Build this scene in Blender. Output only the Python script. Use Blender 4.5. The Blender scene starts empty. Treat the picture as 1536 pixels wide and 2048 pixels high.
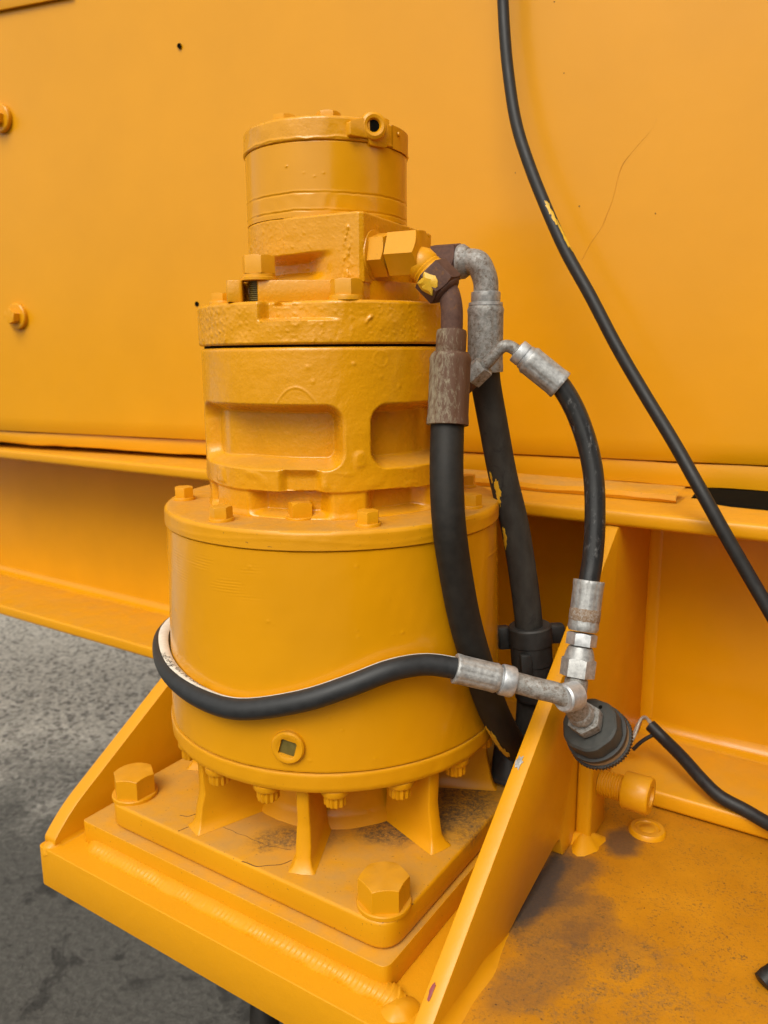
import bpy, bmesh, math, random
import numpy as np
from mathutils import Vector, Matrix
random.seed(7)
R = math.radians
scene = bpy.context.scene
C = scene.collection

# ------------------------------------------------------------------ camera
PITCH, ROLL, YAW = 0.1960, -0.0086, -0.0644
_fw = Vector((-math.sin(YAW)*math.cos(PITCH), math.cos(YAW)*math.cos(PITCH), -math.sin(PITCH)))
_rt = Vector((math.cos(YAW), math.sin(YAW), 0)); _up = _rt.cross(_fw)
_r2 = _rt*math.cos(ROLL) + _up*math.sin(ROLL); _u2 = -_rt*math.sin(ROLL) + _up*math.cos(ROLL)
cd = bpy.data.cameras.new('camera'); cam = bpy.data.objects.new('camera', cd); C.objects.link(cam)
CAMLOC = Vector((0, -0.7605, 0.2057))
cam.matrix_world = Matrix(((_r2.x, _u2.x, -_fw.x, CAMLOC.x), (_r2.y, _u2.y, -_fw.y, CAMLOC.y), (_r2.z, _u2.z, -_fw.z, CAMLOC.z), (0, 0, 0, 1)))
cd.sensor_fit = 'VERTICAL'; cd.sensor_height = 36; cd.sensor_width = 27; cd.lens = 1583.9/2048*36
cd.clip_start = 0.02; cd.clip_end = 500
cd.dof.use_dof = True; cd.dof.focus_distance = 0.66; cd.dof.aperture_fstop = 9.0
scene.camera = cam

# ------------------------------------------------------------------ sky, sun, exposure
SUN_EL, SUN_AZ = R(51), R(207)       # azimuth clockwise from +Y: behind the camera, to its left
world = bpy.data.worlds.new('World'); scene.world = world; world.use_nodes = True
nt = world.node_tree; bg = nt.nodes['Background']
sky = nt.nodes.new('ShaderNodeTexSky'); sky.sky_type = 'NISHITA'; sky.sun_disc = False
sky.sun_elevation = SUN_EL; sky.sun_rotation = SUN_AZ; sky.dust_density = 4.0; sky.air_density = 1.0; sky.ozone_density = 1.0
hs = nt.nodes.new('ShaderNodeHueSaturation'); hs.inputs['Saturation'].default_value = 0.12
wb = nt.nodes.new('ShaderNodeMix'); wb.data_type = 'RGBA'; wb.blend_type = 'MULTIPLY'; wb.inputs[0].default_value = 1.0; wb.inputs[7].default_value = (1.0, .97, .88, 1)   # warm white balance of the overcast sky
nt.links.new(sky.outputs[0], hs.inputs['Color']); nt.links.new(hs.outputs[0], wb.inputs[6]); nt.links.new(wb.outputs[2], bg.inputs[0]); bg.inputs[1].default_value = 0.145
sl = bpy.data.lights.new('sun', 'SUN'); sl.energy = 1.2; sl.angle = R(35); sl.color = (1, 0.95, 0.88)
so = bpy.data.objects.new('sun', sl); C.objects.link(so)
_sd = Vector((math.sin(SUN_AZ)*math.cos(SUN_EL), math.cos(SUN_AZ)*math.cos(SUN_EL), math.sin(SUN_EL)))
so.rotation_euler = _sd.to_track_quat('Z', 'Y').to_euler(); so.location = (-3, -4, 5)
scene.view_settings.view_transform = 'Standard'; scene.view_settings.look = 'None'
scene.view_settings.exposure = 0.33; scene.view_settings.gamma = 1

# ------------------------------------------------------------------ frames
PHI = -0.6461
A = Vector((math.cos(PHI), math.sin(PHI), 0)); B = Vector((-math.sin(PHI), math.cos(PHI), 0)); Z = Vector((0, 0, 1))
WANG = -0.5079
WA = Vector((math.cos(WANG), math.sin(WANG), 0)); WB = Vector((-math.sin(WANG), math.cos(WANG), 0)); WOFF = 0.3198
KA = Vector((.8676, -.4973, 0)); KB = Vector((.4973, .8676, 0))          # motor port block axes
def uv(u, v, z): return A*u + B*v + Z*z
def wl(a, d, z): return WA*a + WB*(WOFF + d) + Z*z
def kb(a, b, z): return KA*a + KB*b + Z*z

# ------------------------------------------------------------------ materials
def nodes(name):
    m = bpy.data.materials.new(name); m.use_nodes = True
    t = m.node_tree; p = t.nodes['Principled BSDF']
    return m, t, p
def N(t, typ, **kw):
    n = t.nodes.new(typ)
    for k, v in kw.items():
        if k.startswith('_'): setattr(n, k[1:], v)
        else: n.inputs[k].default_value = v
    return n
def L(t, a, b): t.links.new(a, b)
def pos(t): return N(t, 'ShaderNodeNewGeometry').outputs['Position']
def noise(t, vec, scale, detail=4, rough=0.55, dist=0.0):
    n = N(t, 'ShaderNodeTexNoise', Scale=scale, Detail=detail, Roughness=rough, Distortion=dist); L(t, vec, n.inputs['Vector']); return n.outputs['Fac']
def ramp(t, fac, a, b, ca=(0, 0, 0, 1), cb=(1, 1, 1, 1)):
    r = t.nodes.new('ShaderNodeValToRGB'); r.color_ramp.elements[0].position = a; r.color_ramp.elements[1].position = b
    r.color_ramp.elements[0].color = ca; r.color_ramp.elements[1].color = cb; L(t, fac, r.inputs[0]); return r.outputs[0]
def mix(t, fac, a, b):
    n = t.nodes.new('ShaderNodeMix'); n.data_type = 'RGBA'
    if isinstance(fac, float): n.inputs[0].default_value = fac
    else: L(t, fac, n.inputs[0])
    for i, c in ((6, a), (7, b)):
        if isinstance(c, tuple): n.inputs[i].default_value = (*c, 1)
        else: L(t, c, n.inputs[i])
    return n.outputs[2]
def mth(t, op, a, b=None, c=None):
    n = t.nodes.new('ShaderNodeMath'); n.operation = op
    for i, x in enumerate((a, b, c)):
        if x is None: continue
        if isinstance(x, (int, float)): n.inputs[i].default_value = x
        else: L(t, x, n.inputs[i])
    return n.outputs[0]
def bump(t, p, hs):
    prev = None
    for h, strength, dist in hs:
        b = N(t, 'ShaderNodeBump', Strength=strength, Distance=dist); L(t, h, b.inputs['Height'])
        if prev: L(t, prev, b.inputs['Normal'])
        prev = b.outputs[0]
    L(t, prev, p.inputs['Normal'])

YEL = (0.665, 0.285, 0.0020)
DUST = (0.44, 0.235, 0.055)
def paint(name, rough=0.32, fine=0.0003, coarse=0.0006, dust=0.5, coat=0.25, tone=YEL, speck=0.0, sc=(55, 260), spec=.32):
    m, t, p = nodes(name); P = pos(t)
    n1 = noise(t, P, 9, 3); col = mix(t, ramp(t, n1, .3, .7), tuple(c*(.975 if 'panel' in name else .94) for c in tone), tuple(min(1, c*1.03) for c in tone))
    # settled dust on upward faces, broken up by noise
    g = N(t, 'ShaderNodeNewGeometry'); sx = N(t, 'ShaderNodeSeparateXYZ'); L(t, g.outputs['Normal'], sx.inputs[0])
    upf = ramp(t, sx.outputs[2], .75, .99); nd = noise(t, P, 28, 6, .65)
    df = mth(t, 'MULTIPLY', upf, mth(t, 'MULTIPLY', ramp(t, nd, .25, .75), dust))
    col = mix(t, df, col, DUST)
    if speck:
        ns = noise(t, P, 420, 2, .5); sp = mth(t, 'MULTIPLY', ramp(t, ns, .70, .76), speck)
        col = mix(t, sp, col, (.12, .06, .02))
    L(t, col, p.inputs['Base Color'])
    nr = noise(t, P, 40, 4); rr = mth(t, 'ADD', mth(t, 'MULTIPLY', nr, .16), rough - .08)
    rr = mth(t, 'ADD', rr, mth(t, 'MULTIPLY', df, .5)); L(t, rr, p.inputs['Roughness'])
    p.inputs['Coat Weight'].default_value = coat; p.inputs['Coat Roughness'].default_value = .12; p.inputs['Specular IOR Level'].default_value = spec
    hs = [(noise(t, P, sc[0], 3), .5, coarse), (noise(t, P, sc[1], 3), .5, fine)]
    bump(t, p, hs)
    return m
M = {}
M['paint'] = paint('yellow_paint', .38, .0002, .0006, .45, coat=.1, speck=.25)
M['cast'] = paint('yellow_paint_on_casting', .28, .0005, .0010, .75, .3, sc=(130, 420), spec=.36)
M['gloss'] = paint('yellow_gloss_paint', .22, .00008, .0004, .3, .25, spec=.3)
M['weld'] = paint('thick_paint_on_weld', .46, .0002, .0006, .2, .1)
M['panel'] = paint('yellow_panel_paint', .33, .00004, .0004, .2, .18, spec=.33)
M['dusty'] = paint('dusty_yellow_paint', .42, .0002, .0006, .95, .1, speck=.7)

M['grimy'] = paint('grimy_yellow_paint', .55, .0004, .0010, .9, 0, tone=(.50, .20, .004), speck=.9)

def deckmat():
    m, t, p = nodes('sooty_yellow_deck_paint'); P = pos(t)
    def dot(v):
        n = t.nodes.new('ShaderNodeVectorMath'); n.operation = 'DOT_PRODUCT'; L(t, P, n.inputs[0]); n.inputs[1].default_value = v; return n.outputs['Value']
    U, V = dot(A), dot(B)
    warp = noise(t, P, 22, 5, .6)
    def blob(u, v, ru, rv, ang=0, soft=.55):
        du = mth(t, 'SUBTRACT', U, u); dv = mth(t, 'SUBTRACT', V, v); c, s = math.cos(ang), math.sin(ang)
        a = mth(t, 'DIVIDE', mth(t, 'ADD', mth(t, 'MULTIPLY', du, c), mth(t, 'MULTIPLY', dv, s)), ru)
        b = mth(t, 'DIVIDE', mth(t, 'SUBTRACT', mth(t, 'MULTIPLY', dv, c), mth(t, 'MULTIPLY', du, s)), rv)
        d = mth(t, 'SQRT', mth(t, 'ADD', mth(t, 'MULTIPLY', a, a), mth(t, 'MULTIPLY', b, b)))
        d = mth(t, 'ADD', d, mth(t, 'MULTIPLY', mth(t, 'SUBTRACT', warp, .5), 1.6))
        return ramp(t, d, soft, 1.15, (1, 1, 1, 1), (0, 0, 0, 1))
    fine = noise(t, P, 330, 5, .75)
    col = mix(t, ramp(t, noise(t, P, 14, 4), .3, .7), (.39, .150, .003), (.50, .205, .005))
    # dusty tan film with grit: long wandering bands
    bands = noise(t, P, 30, 5, .6, 1.2)
    film = mth(t, 'MULTIPLY', ramp(t, bands, .46, .62), ramp(t, fine, .40, .62))
    gritz = blob(.27, -.10, .09, .075, .4, .3); g2 = blob(.33, -.06, .14, .07, 0, .2)
    film = mth(t, 'MULTIPLY', film, mth(t, 'ADD', mth(t, 'MULTIPLY', mth(t, 'MAXIMUM', gritz, g2), .55), .10))
    col = mix(t, film, col, (.13, .09, .045))
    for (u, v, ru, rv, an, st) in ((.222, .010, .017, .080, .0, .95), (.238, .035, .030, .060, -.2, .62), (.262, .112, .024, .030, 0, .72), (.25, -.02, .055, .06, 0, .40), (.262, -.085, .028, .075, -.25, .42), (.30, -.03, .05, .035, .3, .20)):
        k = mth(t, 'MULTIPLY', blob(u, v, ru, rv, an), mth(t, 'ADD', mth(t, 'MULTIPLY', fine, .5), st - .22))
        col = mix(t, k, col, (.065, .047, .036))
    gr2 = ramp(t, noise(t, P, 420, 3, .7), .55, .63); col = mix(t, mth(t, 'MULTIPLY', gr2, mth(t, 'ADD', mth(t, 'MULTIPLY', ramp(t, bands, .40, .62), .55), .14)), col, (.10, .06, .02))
    sp = ramp(t, noise(t, P, 330, 1, .4), .74, .78); col = mix(t, mth(t, 'MULTIPLY', sp, .8), col, (.06, .02, .012))
    g = N(t, 'ShaderNodeNewGeometry'); sn = N(t, 'ShaderNodeSeparateXYZ'); L(t, g.outputs['Normal'], sn.inputs[0])
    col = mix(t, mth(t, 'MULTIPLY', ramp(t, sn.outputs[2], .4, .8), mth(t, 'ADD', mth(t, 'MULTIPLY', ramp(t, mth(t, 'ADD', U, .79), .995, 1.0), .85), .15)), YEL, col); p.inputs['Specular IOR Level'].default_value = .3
    L(t, col, p.inputs['Base Color']); L(t, mth(t, 'ADD', mth(t, 'MULTIPLY', fine, .3), .35), p.inputs['Roughness'])
    bump(t, p, [(noise(t, P, 60, 4), .5, .001), (fine, .5, .0004)])
    return m
M['deck'] = deckmat()

def platemat():
    m = paint('dusty_plate_paint', .42, .0002, .0006, .95, .1, speck=.8); t = m.node_tree; p = t.nodes['Principled BSDF']; P = pos(t)
    src = p.inputs['Base Color'].links[0].from_socket
    n = noise(t, P, 300, 6, .8); w = noise(t, P, 35, 4, .6)
    out = src
    for (x, y, rx, ry, st) in ((.055, -.098, .065, .036, 1.0), (-.045, -.108, .045, .022, .75), (.115, -.060, .045, .075, .95), (-.115, -.05, .02, .03, .5)):
        sub = t.nodes.new('ShaderNodeVectorMath'); sub.operation = 'SUBTRACT'; L(t, P, sub.inputs[0]); sub.inputs[1].default_value = (x, y, -.2235)
        dv = t.nodes.new('ShaderNodeVectorMath'); dv.operation = 'DIVIDE'; L(t, sub.outputs[0], dv.inputs[0]); dv.inputs[1].default_value = (rx, ry, .02)
        ln = t.nodes.new('ShaderNodeVectorMath'); ln.operation = 'LENGTH'; L(t, dv.outputs[0], ln.inputs[0])
        d = mth(t, 'ADD', ln.outputs['Value'], mth(t, 'MULTIPLY', mth(t, 'SUBTRACT', w, .5), 1.3))
        k = mth(t, 'MULTIPLY', ramp(t, d, .5, 1.2, (1, 1, 1, 1), (0, 0, 0, 1)), mth(t, 'MULTIPLY', ramp(t, n, .35, .6), st))
        out = mix(t, k, out, (.075, .055, .035))
    L(t, out, p.inputs['Base Color'])
    return m
M['plate'] = platemat()

def simple(name, c1, c2, rough, scale, metal=0.0, bmp=.0003, rr=.15, c3=None, th=(.55, .65), coat=0, zs=1.0, dist=.6, k2=.55, spec=.5, bias=None):
    m, t, p = nodes(name); P = pos(t)
    if zs != 1.0:
        mp_ = t.nodes.new('ShaderNodeVectorMath'); mp_.operation = 'MULTIPLY'; L(t, P, mp_.inputs[0]); mp_.inputs[1].default_value = (1, 1, zs); P = mp_.outputs[0]
    n1 = noise(t, P, scale, 6, .65); col = mix(t, ramp(t, n1, .35, .65), c1, c2)
    n2 = noise(t, P, scale*k2, 8, .78, dist)
    if c3:
        if bias:
            bx_ = N(t, 'ShaderNodeSeparateXYZ'); L(t, pos(t), bx_.inputs[0]); n2 = mth(t, 'ADD', n2, mth(t, 'MULTIPLY', mth(t, 'SUBTRACT', bx_.outputs[0], bias[0]), bias[1]))
        f = ramp(t, n2, *th); col = mix(t, f, col, c3)
        if metal: L(t, mth(t, 'MULTIPLY', mth(t, 'SUBTRACT', 1.0, f), metal), p.inputs['Metallic'])
    elif metal: p.inputs['Metallic'].default_value = metal
    L(t, col, p.inputs['Base Color'])
    L(t, mth(t, 'ADD', mth(t, 'MULTIPLY', n1, rr*2), rough - rr), p.inputs['Roughness']); p.inputs['Specular IOR Level'].default_value = spec
    p.inputs['Coat Weight'].default_value = coat
    bump(t, p, [(noise(t, P, scale*2, 5, .7), .6, bmp)])
    return m
M['rubber'] = simple('black_hose_rubber', (.010, .0085, .007), (.019, .016, .013), .60, 120, bmp=.00015, spec=.3)
M['rubber_gloss'] = simple('scuffed_black_hose_rubber', (.014, .014, .015), (.022, .022, .022), .30, 160, bmp=.00012, c3=(.24, .235, .23), th=(.56, .72), zs=.4, k2=.9, dist=0)
M['cable'] = simple('black_cable_sheath', (.011, .010, .010), (.018, .017, .016), .5, 150, bmp=.0001, spec=.35)
M['zinc'] = simple('weathered_zinc_steel', (.26, .26, .255), (.46, .46, .45), .48, 240, metal=.5, bmp=.0003, c3=(.55, .55, .54), th=(.58, .72), dist=0, k2=1.2)
M['zinc_rusty'] = simple('rust_speckled_zinc_steel', (.20, .195, .18), (.38, .37, .35), .58, 260, metal=.4, bmp=.0004, c3=(.12, .082, .055), th=(.50, .62), dist=0, k2=1.1)
M['zinc_bright'] = simple('bright_zinc_steel', (.34, .35, .36), (.56, .57, .58), .45, 160, metal=.6, bmp=.0002)
M['rust'] = simple('brown_rusted_steel', (.080, .040, .030), (.125, .066, .048), .75, 200, bmp=.0004, c3=(.19, .085, .03), th=(.55, .70), dist=0, k2=.9, spec=.25)
M['rust_streak'] = simple('ferrule_steel_with_rust', (.17, .135, .085), (.28, .235, .16), .6, 420, bmp=.0003, c3=(.105, .050, .028), th=(.37, .52), zs=.35, dist=0, k2=.75, spec=.3, bias=(.092, 7.0))
M['dark'] = simple('dark_plastic', (.016, .016, .015), (.03, .029, .027), .5, 90, bmp=.0002)
M['slate'] = simple('grey_green_switch_housing', (.027, .028, .025), (.040, .040, .035), .55, 150, bmp=.0002, c3=(.075, .07, .055), th=(.62, .78))
M['rubber_dusty'] = simple('dusty_grey_hose_rubber', (.026, .023, .019), (.044, .040, .034), .7, 90, bmp=.00015, spec=.25, c3=(.012, .011, .010), th=(.56, .66), zs=.5)
M['rubber_new'] = simple('newer_black_hose_rubber', (.016, .017, .018), (.024, .025, .027), .5, 140, bmp=.00012, spec=.4, c3=(.06, .06, .06), th=(.70, .80))
M['rust_band'] = simple('orange_rust_on_zinc', (.16, .085, .04), (.30, .24, .18), .7, 700, bmp=.0003, c3=(.30, .28, .26), th=(.52, .60), dist=0, k2=.5)
M['tape'] = simple('dirty_tan_tape', (.26, .17, .09), (.36, .25, .14), .6, 160)
M['hole'] = simple('near_black_hole_shade', (.004, .0035, .002), (.007, .006, .004), .95, 200, spec=.05)  # near-black that paints in the darkness of holes and gaps
M['olive'] = simple('dark_olive_paint', (.10, .075, .012), (.16, .12, .022), .5, 150)  # dark olive of the plug socket, bolt thread and adapter necks
M['chip'] = simple('thick_yellow_paint_chip', (.62, .36, .015), (.72, .40, .02), .45, 260, bmp=.0004, c3=(.32, .26, .05), th=(.56, .66))
M['band'] = simple('off_white_print_band', (.62, .58, .50), (.74, .70, .62), .6, 200, bmp=.0001)
M['ink'] = simple('black_print_ink', (.03, .03, .03), (.06, .055, .05), .6, 300)
M['wire'] = simple('grey_tinned_wire', (.30, .27, .22), (.42, .39, .34), .5, 200, metal=.3)
M['red'] = simple('dark_red_paint_mark', (.20, .025, .03), (.28, .04, .04), .5, 200)
M['crack'] = simple('brown_paint_crack', (.52, .215, .003), (.57, .24, .004), .5, 200)
M['groove'] = simple('brown_crack_and_speck', (.10, .045, .006), (.16, .07, .008), .7, 200)  # brown of the paint cracks and specks

def groundmat():
    m, t, p = nodes('worn_asphalt'); P = pos(t)
    v = N(t, 'ShaderNodeTexVoronoi', Scale=75.0, Randomness=1.0); v.feature = 'SMOOTH_F1'; v.inputs['Smoothness'].default_value = .6; L(t, P, v.inputs['Vector'])
    n1 = noise(t, P, 4, 6, .6); n2 = noise(t, P, 60, 6, .75); n3 = noise(t, P, 150, 5, .8)
    sx = N(t, 'ShaderNodeSeparateXYZ'); L(t, P, sx.inputs[0])
    # worn gravelly surface farther out, dark oily tarmac close to the machine: wandering border
    bd = mth(t, 'ADD', mth(t, 'MULTIPLY', sx.outputs[0], .10), sx.outputs[1])
    bd = mth(t, 'ADD', bd, mth(t, 'MULTIPLY', mth(t, 'SUBTRACT', n1, .5), 1.5)); bd = mth(t, 'MULTIPLY', bd, .5); bd = mth(t, 'ADD', bd, mth(t, 'MULTIPLY', mth(t, 'SUBTRACT', n2, .5), .16)); oil = ramp(t, bd, .46, .86, (1, 1, 1, 1), (0, 0, 0, 1))
    wv = t.nodes.new('ShaderNodeVectorMath'); wv.operation = 'MULTIPLY_ADD'; nn = N(t, 'ShaderNodeTexNoise', Scale=30.0, Detail=3); L(t, P, nn.inputs['Vector'])
    L(t, nn.outputs['Color'], wv.inputs[0]); wv.inputs[1].default_value = (.007, .007, .007); L(t, P, wv.inputs[2])
    v2 = N(t, 'ShaderNodeTexVoronoi', Scale=80.0, Randomness=1.0); L(t, wv.outputs[0], v2.inputs['Vector']); sc2 = N(t, 'ShaderNodeSeparateColor'); L(t, v2.outputs['Color'], sc2.inputs[0])
    dry = mix(t, ramp(t, n2, .38, .62), (.36, .325, .275), (.66, .61, .53))
    dry = mix(t, ramp(t, n3, .56, .66), dry, (.74, .69, .61)); dry = mix(t, ramp(t, n3, .30, .40, (1, 1, 1, 1), (0, 0, 0, 1)), dry, (.10, .088, .078))
    dry = mix(t, mth(t, 'MULTIPLY', ramp(t, sc2.outputs[0], .45, .95), .75), dry, (.72, .67, .59)); dry = mix(t, mth(t, 'MULTIPLY', ramp(t, sc2.outputs[1], .60, .95), .8), dry, (.10, .088, .078))
    wet = mix(t, ramp(t, n2, .35, .65), (.060, .055, .047), (.110, .103, .089)); wet = mix(t, ramp(t, n3, .66, .72), wet, (.26, .25, .23))
    wet = mix(t, mth(t, 'MULTIPLY', ramp(t, noise(t, P, 11, 5, .65, .5), .54, .62), .85), wet, (.026, .023, .019))
    col = mix(t, oil, dry, wet)
    L(t, col, p.inputs['Base Color']); p.inputs['Roughness'].default_value = .8
    bump(t, p, [(v.outputs['Distance'], .6, .006), (n2, .8, .012), (n3, .5, .003)])
    return m
M['ground'] = groundmat()

# ------------------------------------------------------------------ helpers
ROOT = {}
def tag(o, label=None, cat=None, group=None, kind=None):
    if label: o['label'] = label
    if cat: o['category'] = cat
    if group: o['group'] = group
    if kind: o['kind'] = kind
    return o
def thing(name, loc, label, cat, group=None):
    o = bpy.data.objects.new(name, None); C.objects.link(o); o.location = loc; o.empty_display_size = .02
    return tag(o, label, cat, group)
def wloc(o):
    v = Vector(o.location)
    while o.parent: o = o.parent; v = v + Vector(o.location)
    return v
def link(name, me, mat, parent=None, smooth=35, label=None, mod=None):
    if mat and not me.materials: me.materials.append(M[mat])
    me.polygons.foreach_set('use_smooth', [True]*len(me.polygons))
    if smooth is not None and smooth < 180: me.set_sharp_from_angle(angle=R(smooth))
    o = bpy.data.objects.new(name, me); C.objects.link(o)
    if parent: o.parent = parent
    if label: o['label'] = label
    return o
def mesh(name, V, F, mat, parent=None, smooth=35, label=None, bevel=0, bseg=2):
    off = wloc(parent) if parent else Vector((0, 0, 0))
    me = bpy.data.meshes.new(name); me.from_pydata([tuple(Vector(v) - off) for v in V], [], F); me.update()
    bm = bmesh.new(); bm.from_mesh(me); bmesh.ops.recalc_face_normals(bm, faces=bm.faces)
    if bevel:
        es = [e for e in bm.edges if len(e.link_faces) == 2 and e.calc_face_angle(0) > R(20)]
        bmesh.ops.bevel(bm, geom=es, offset=bevel, segments=bseg, profile=.5, affect='EDGES', clamp_overlap=True)
    bm.to_mesh(me); bm.free()
    return link(name, me, mat, parent, smooth, label)
def grid(name, X, mat, parent=None, close_u=True, smooth=40, label=None, cap0=False, cap1=False, flip=False):
    """X: (nv, nu, 3) array of points; rows are rings (closed when close_u)"""
    off = wloc(parent) if parent else Vector((0, 0, 0))
    nv, nu, _ = X.shape; X = X - np.array(off)
    i = np.arange(nv-1)[:, None]; j = np.arange(nu if close_u else nu-1)[None, :]; j2 = (j+1) % nu
    q = np.stack([i*nu+j, i*nu+j2, (i+1)*nu+j2, (i+1)*nu+j], -1).reshape(-1, 4)
    if flip: q = q[:, ::-1]
    faces = q.tolist()
    if cap0: faces.append(list(range(nu))[::(1 if flip else -1)])
    if cap1: faces.append([(nv-1)*nu+k for k in range(nu)][::(-1 if flip else 1)])
    me = bpy.data.meshes.new(name); me.from_pydata(X.reshape(-1, 3).tolist(), [], faces); me.update()
    return link(name, me, mat, parent, smooth, label)
_rng = np.random.default_rng(3)
_W = [(_rng.normal(size=(14, 3)), _rng.uniform(0, 6.28, 14)) for _ in range(8)]
def nz(X, scale, seed=0):
    d, ph = _W[seed % 8]; d = d/np.linalg.norm(d, axis=1)[:, None]*np.linspace(.6, 1.5, 14)[:, None]
    s = np.sin(np.asarray(X) @ (d.T*scale*6.28) + ph); return s.sum(-1)/math.sqrt(14)
def ss(a, b, x): t = np.clip((x-a)/(b-a), 0, 1); return t*t*(3-2*t)
def axes(ax, ref=None):
    ax = Vector(ax).normalized(); r = Vector(ref) if ref else (Vector((0, 0, 1)) if abs(ax.z) < .9 else Vector((1, 0, 0)))
    x = (r - ax*r.dot(ax)).normalized(); return x, ax.cross(x), ax
def lathe(name, prof, mat, parent=None, o=(0, 0, 0), ax=(0, 0, 1), n=48, smooth=35, label=None, rf=None, ref=None):
    """prof: list of (r, h); rf(theta array, r, h) may change the radius"""
    x, y, a = axes(ax, ref); o = Vector(o); th = np.linspace(0, 2*math.pi, n, endpoint=False)
    rows = []
    for r, h in prof:
        rr = np.full(n, max(r, 1e-5)) if rf is None else rf(th, r, h)
        P = np.array(o)[None] + np.outer(rr*np.cos(th), np.array(x)) + np.outer(rr*np.sin(th), np.array(y)) + h*np.array(a)[None]
        rows.append(P)
    return grid(name, np.stack(rows), mat, parent, True, smooth, label, cap0=prof[0][0] > 1e-4, cap1=prof[-1][0] > 1e-4)
def box(name, f, lo, hi, mat, parent=None, bevel=.0015, label=None, bseg=2, smooth=35):
    """f maps local (a, b, c) to the world"""
    V = [f(a, b, c) for a in (lo[0], hi[0]) for b in (lo[1], hi[1]) for c in (lo[2], hi[2])]
    F = [(0, 1, 3, 2), (4, 6, 7, 5), (0, 4, 5, 1), (2, 3, 7, 6), (0, 2, 6, 4), (1, 5, 7, 3)]
    return mesh(name, V, F, mat, parent, smooth, label, bevel, bseg)
def prism(name, f, poly, c0, c1, mat, parent=None, bevel=.0015, label=None, bseg=2):
    """polygon (p, q) extruded from c0 to c1; f(p, q, c) maps to the world"""
    n = len(poly); V = [f(p, q, c0) for p, q in poly] + [f(p, q, c1) for p, q in poly]
    F = [tuple(range(n))[::-1], tuple(range(n, 2*n))] + [(i, (i+1) % n, n+(i+1) % n, n+i) for i in range(n)]
    return mesh(name, V, F, mat, parent, 35, label, bevel, bseg)
def roundpoly(poly, rad, seg=6):
    out = []
    for i, p in enumerate(poly):
        p = Vector((*p[:2], 0)); r = rad if len(poly[i]) < 3 else poly[i][2]
        a = Vector((*poly[i-1][:2], 0)); b = Vector((*poly[(i+1) % len(poly)][:2], 0))
        d1 = (a-p); d2 = (b-p); k = min(r, d1.length*.49, d2.length*.49)
        if k < 1e-5: out.append((p.x, p.y)); continue
        s = p+d1.normalized()*k; e = p+d2.normalized()*k
        for j in range(seg+1):
            t = j/seg; q = s*(1-t)**2 + p*2*t*(1-t) + e*t*t; out.append((q.x, q.y))
    return out
def hexmesh(name, AF, h, cham=.9, wash=0, wr=0, sides=6, recess=0, rot=0):
    """hex head along +z from z=0, with an optional washer below; corners chamfered like a real head"""
    n = sides*8; th = np.linspace(0, 2*math.pi, n, endpoint=False) + rot
    per = 2*math.pi/sides; loc = (th - rot + per/2) % per - per/2; rh = AF/2/np.cos(loc)
    rc = AF/2*cham; zt = h - np.maximum(0, rh-AF/2*1.0)*.55
    rows = []
    def ring(r, z): rows.append(np.stack([r*np.cos(th), r*np.sin(th), z*np.ones(n)], -1))
    if wash:
        ring(wr*np.ones(n), 0); ring(wr*np.ones(n), wash*.75); ring(wr*.97*np.ones(n), wash)
    ring(rh, wash); ring(rh, (zt-.0003)+wash*0 if not wash else np.maximum(zt-.0003, wash)); ring(rh*.985, zt+.0001); ring(rc*np.ones(n), h*np.ones(n)); ring(rc*.3*np.ones(n), h*np.ones(n)+.0001)
    X = np.stack(rows); nv = len(rows)
    q = [(i*n+j, i*n+(j+1) % n, (i+1)*n+(j+1) % n, (i+1)*n+j) for i in range(nv-1) for j in range(n)]
    q.append(tuple((nv-1)*n+k for k in range(n))); q.append(tuple(range(n))[::-1])
    me = bpy.data.meshes.new(name); me.from_pydata(X.reshape(-1, 3).tolist(), [], q); me.update()
    return me
def place(name, me, mat, o, ax, parent=None, rot=0, label=None, smooth=30):
    if not me.materials: me.materials.append(M[mat])
    if not me.get('done'):
        me.polygons.foreach_set('use_smooth', [True]*len(me.polygons)); me.set_sharp_from_angle(angle=R(smooth)); me['done'] = 1
    x, y, a = axes(ax); c, s = math.cos(rot), math.sin(rot); x2 = x*c+y*s; y2 = -x*s+y*c
    ob = bpy.data.objects.new(name, me); C.objects.link(ob); off = wloc(parent) if parent else Vector((0, 0, 0))
    if parent: ob.parent = parent
    q = Vector(o)-off
    ob.matrix_local = Matrix(((x2.x, y2.x, a.x, q.x), (x2.y, y2.y, a.y, q.y), (x2.z, y2.z, a.z, q.z), (0, 0, 0, 1)))
    if label: ob['label'] = label
    return ob
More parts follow.
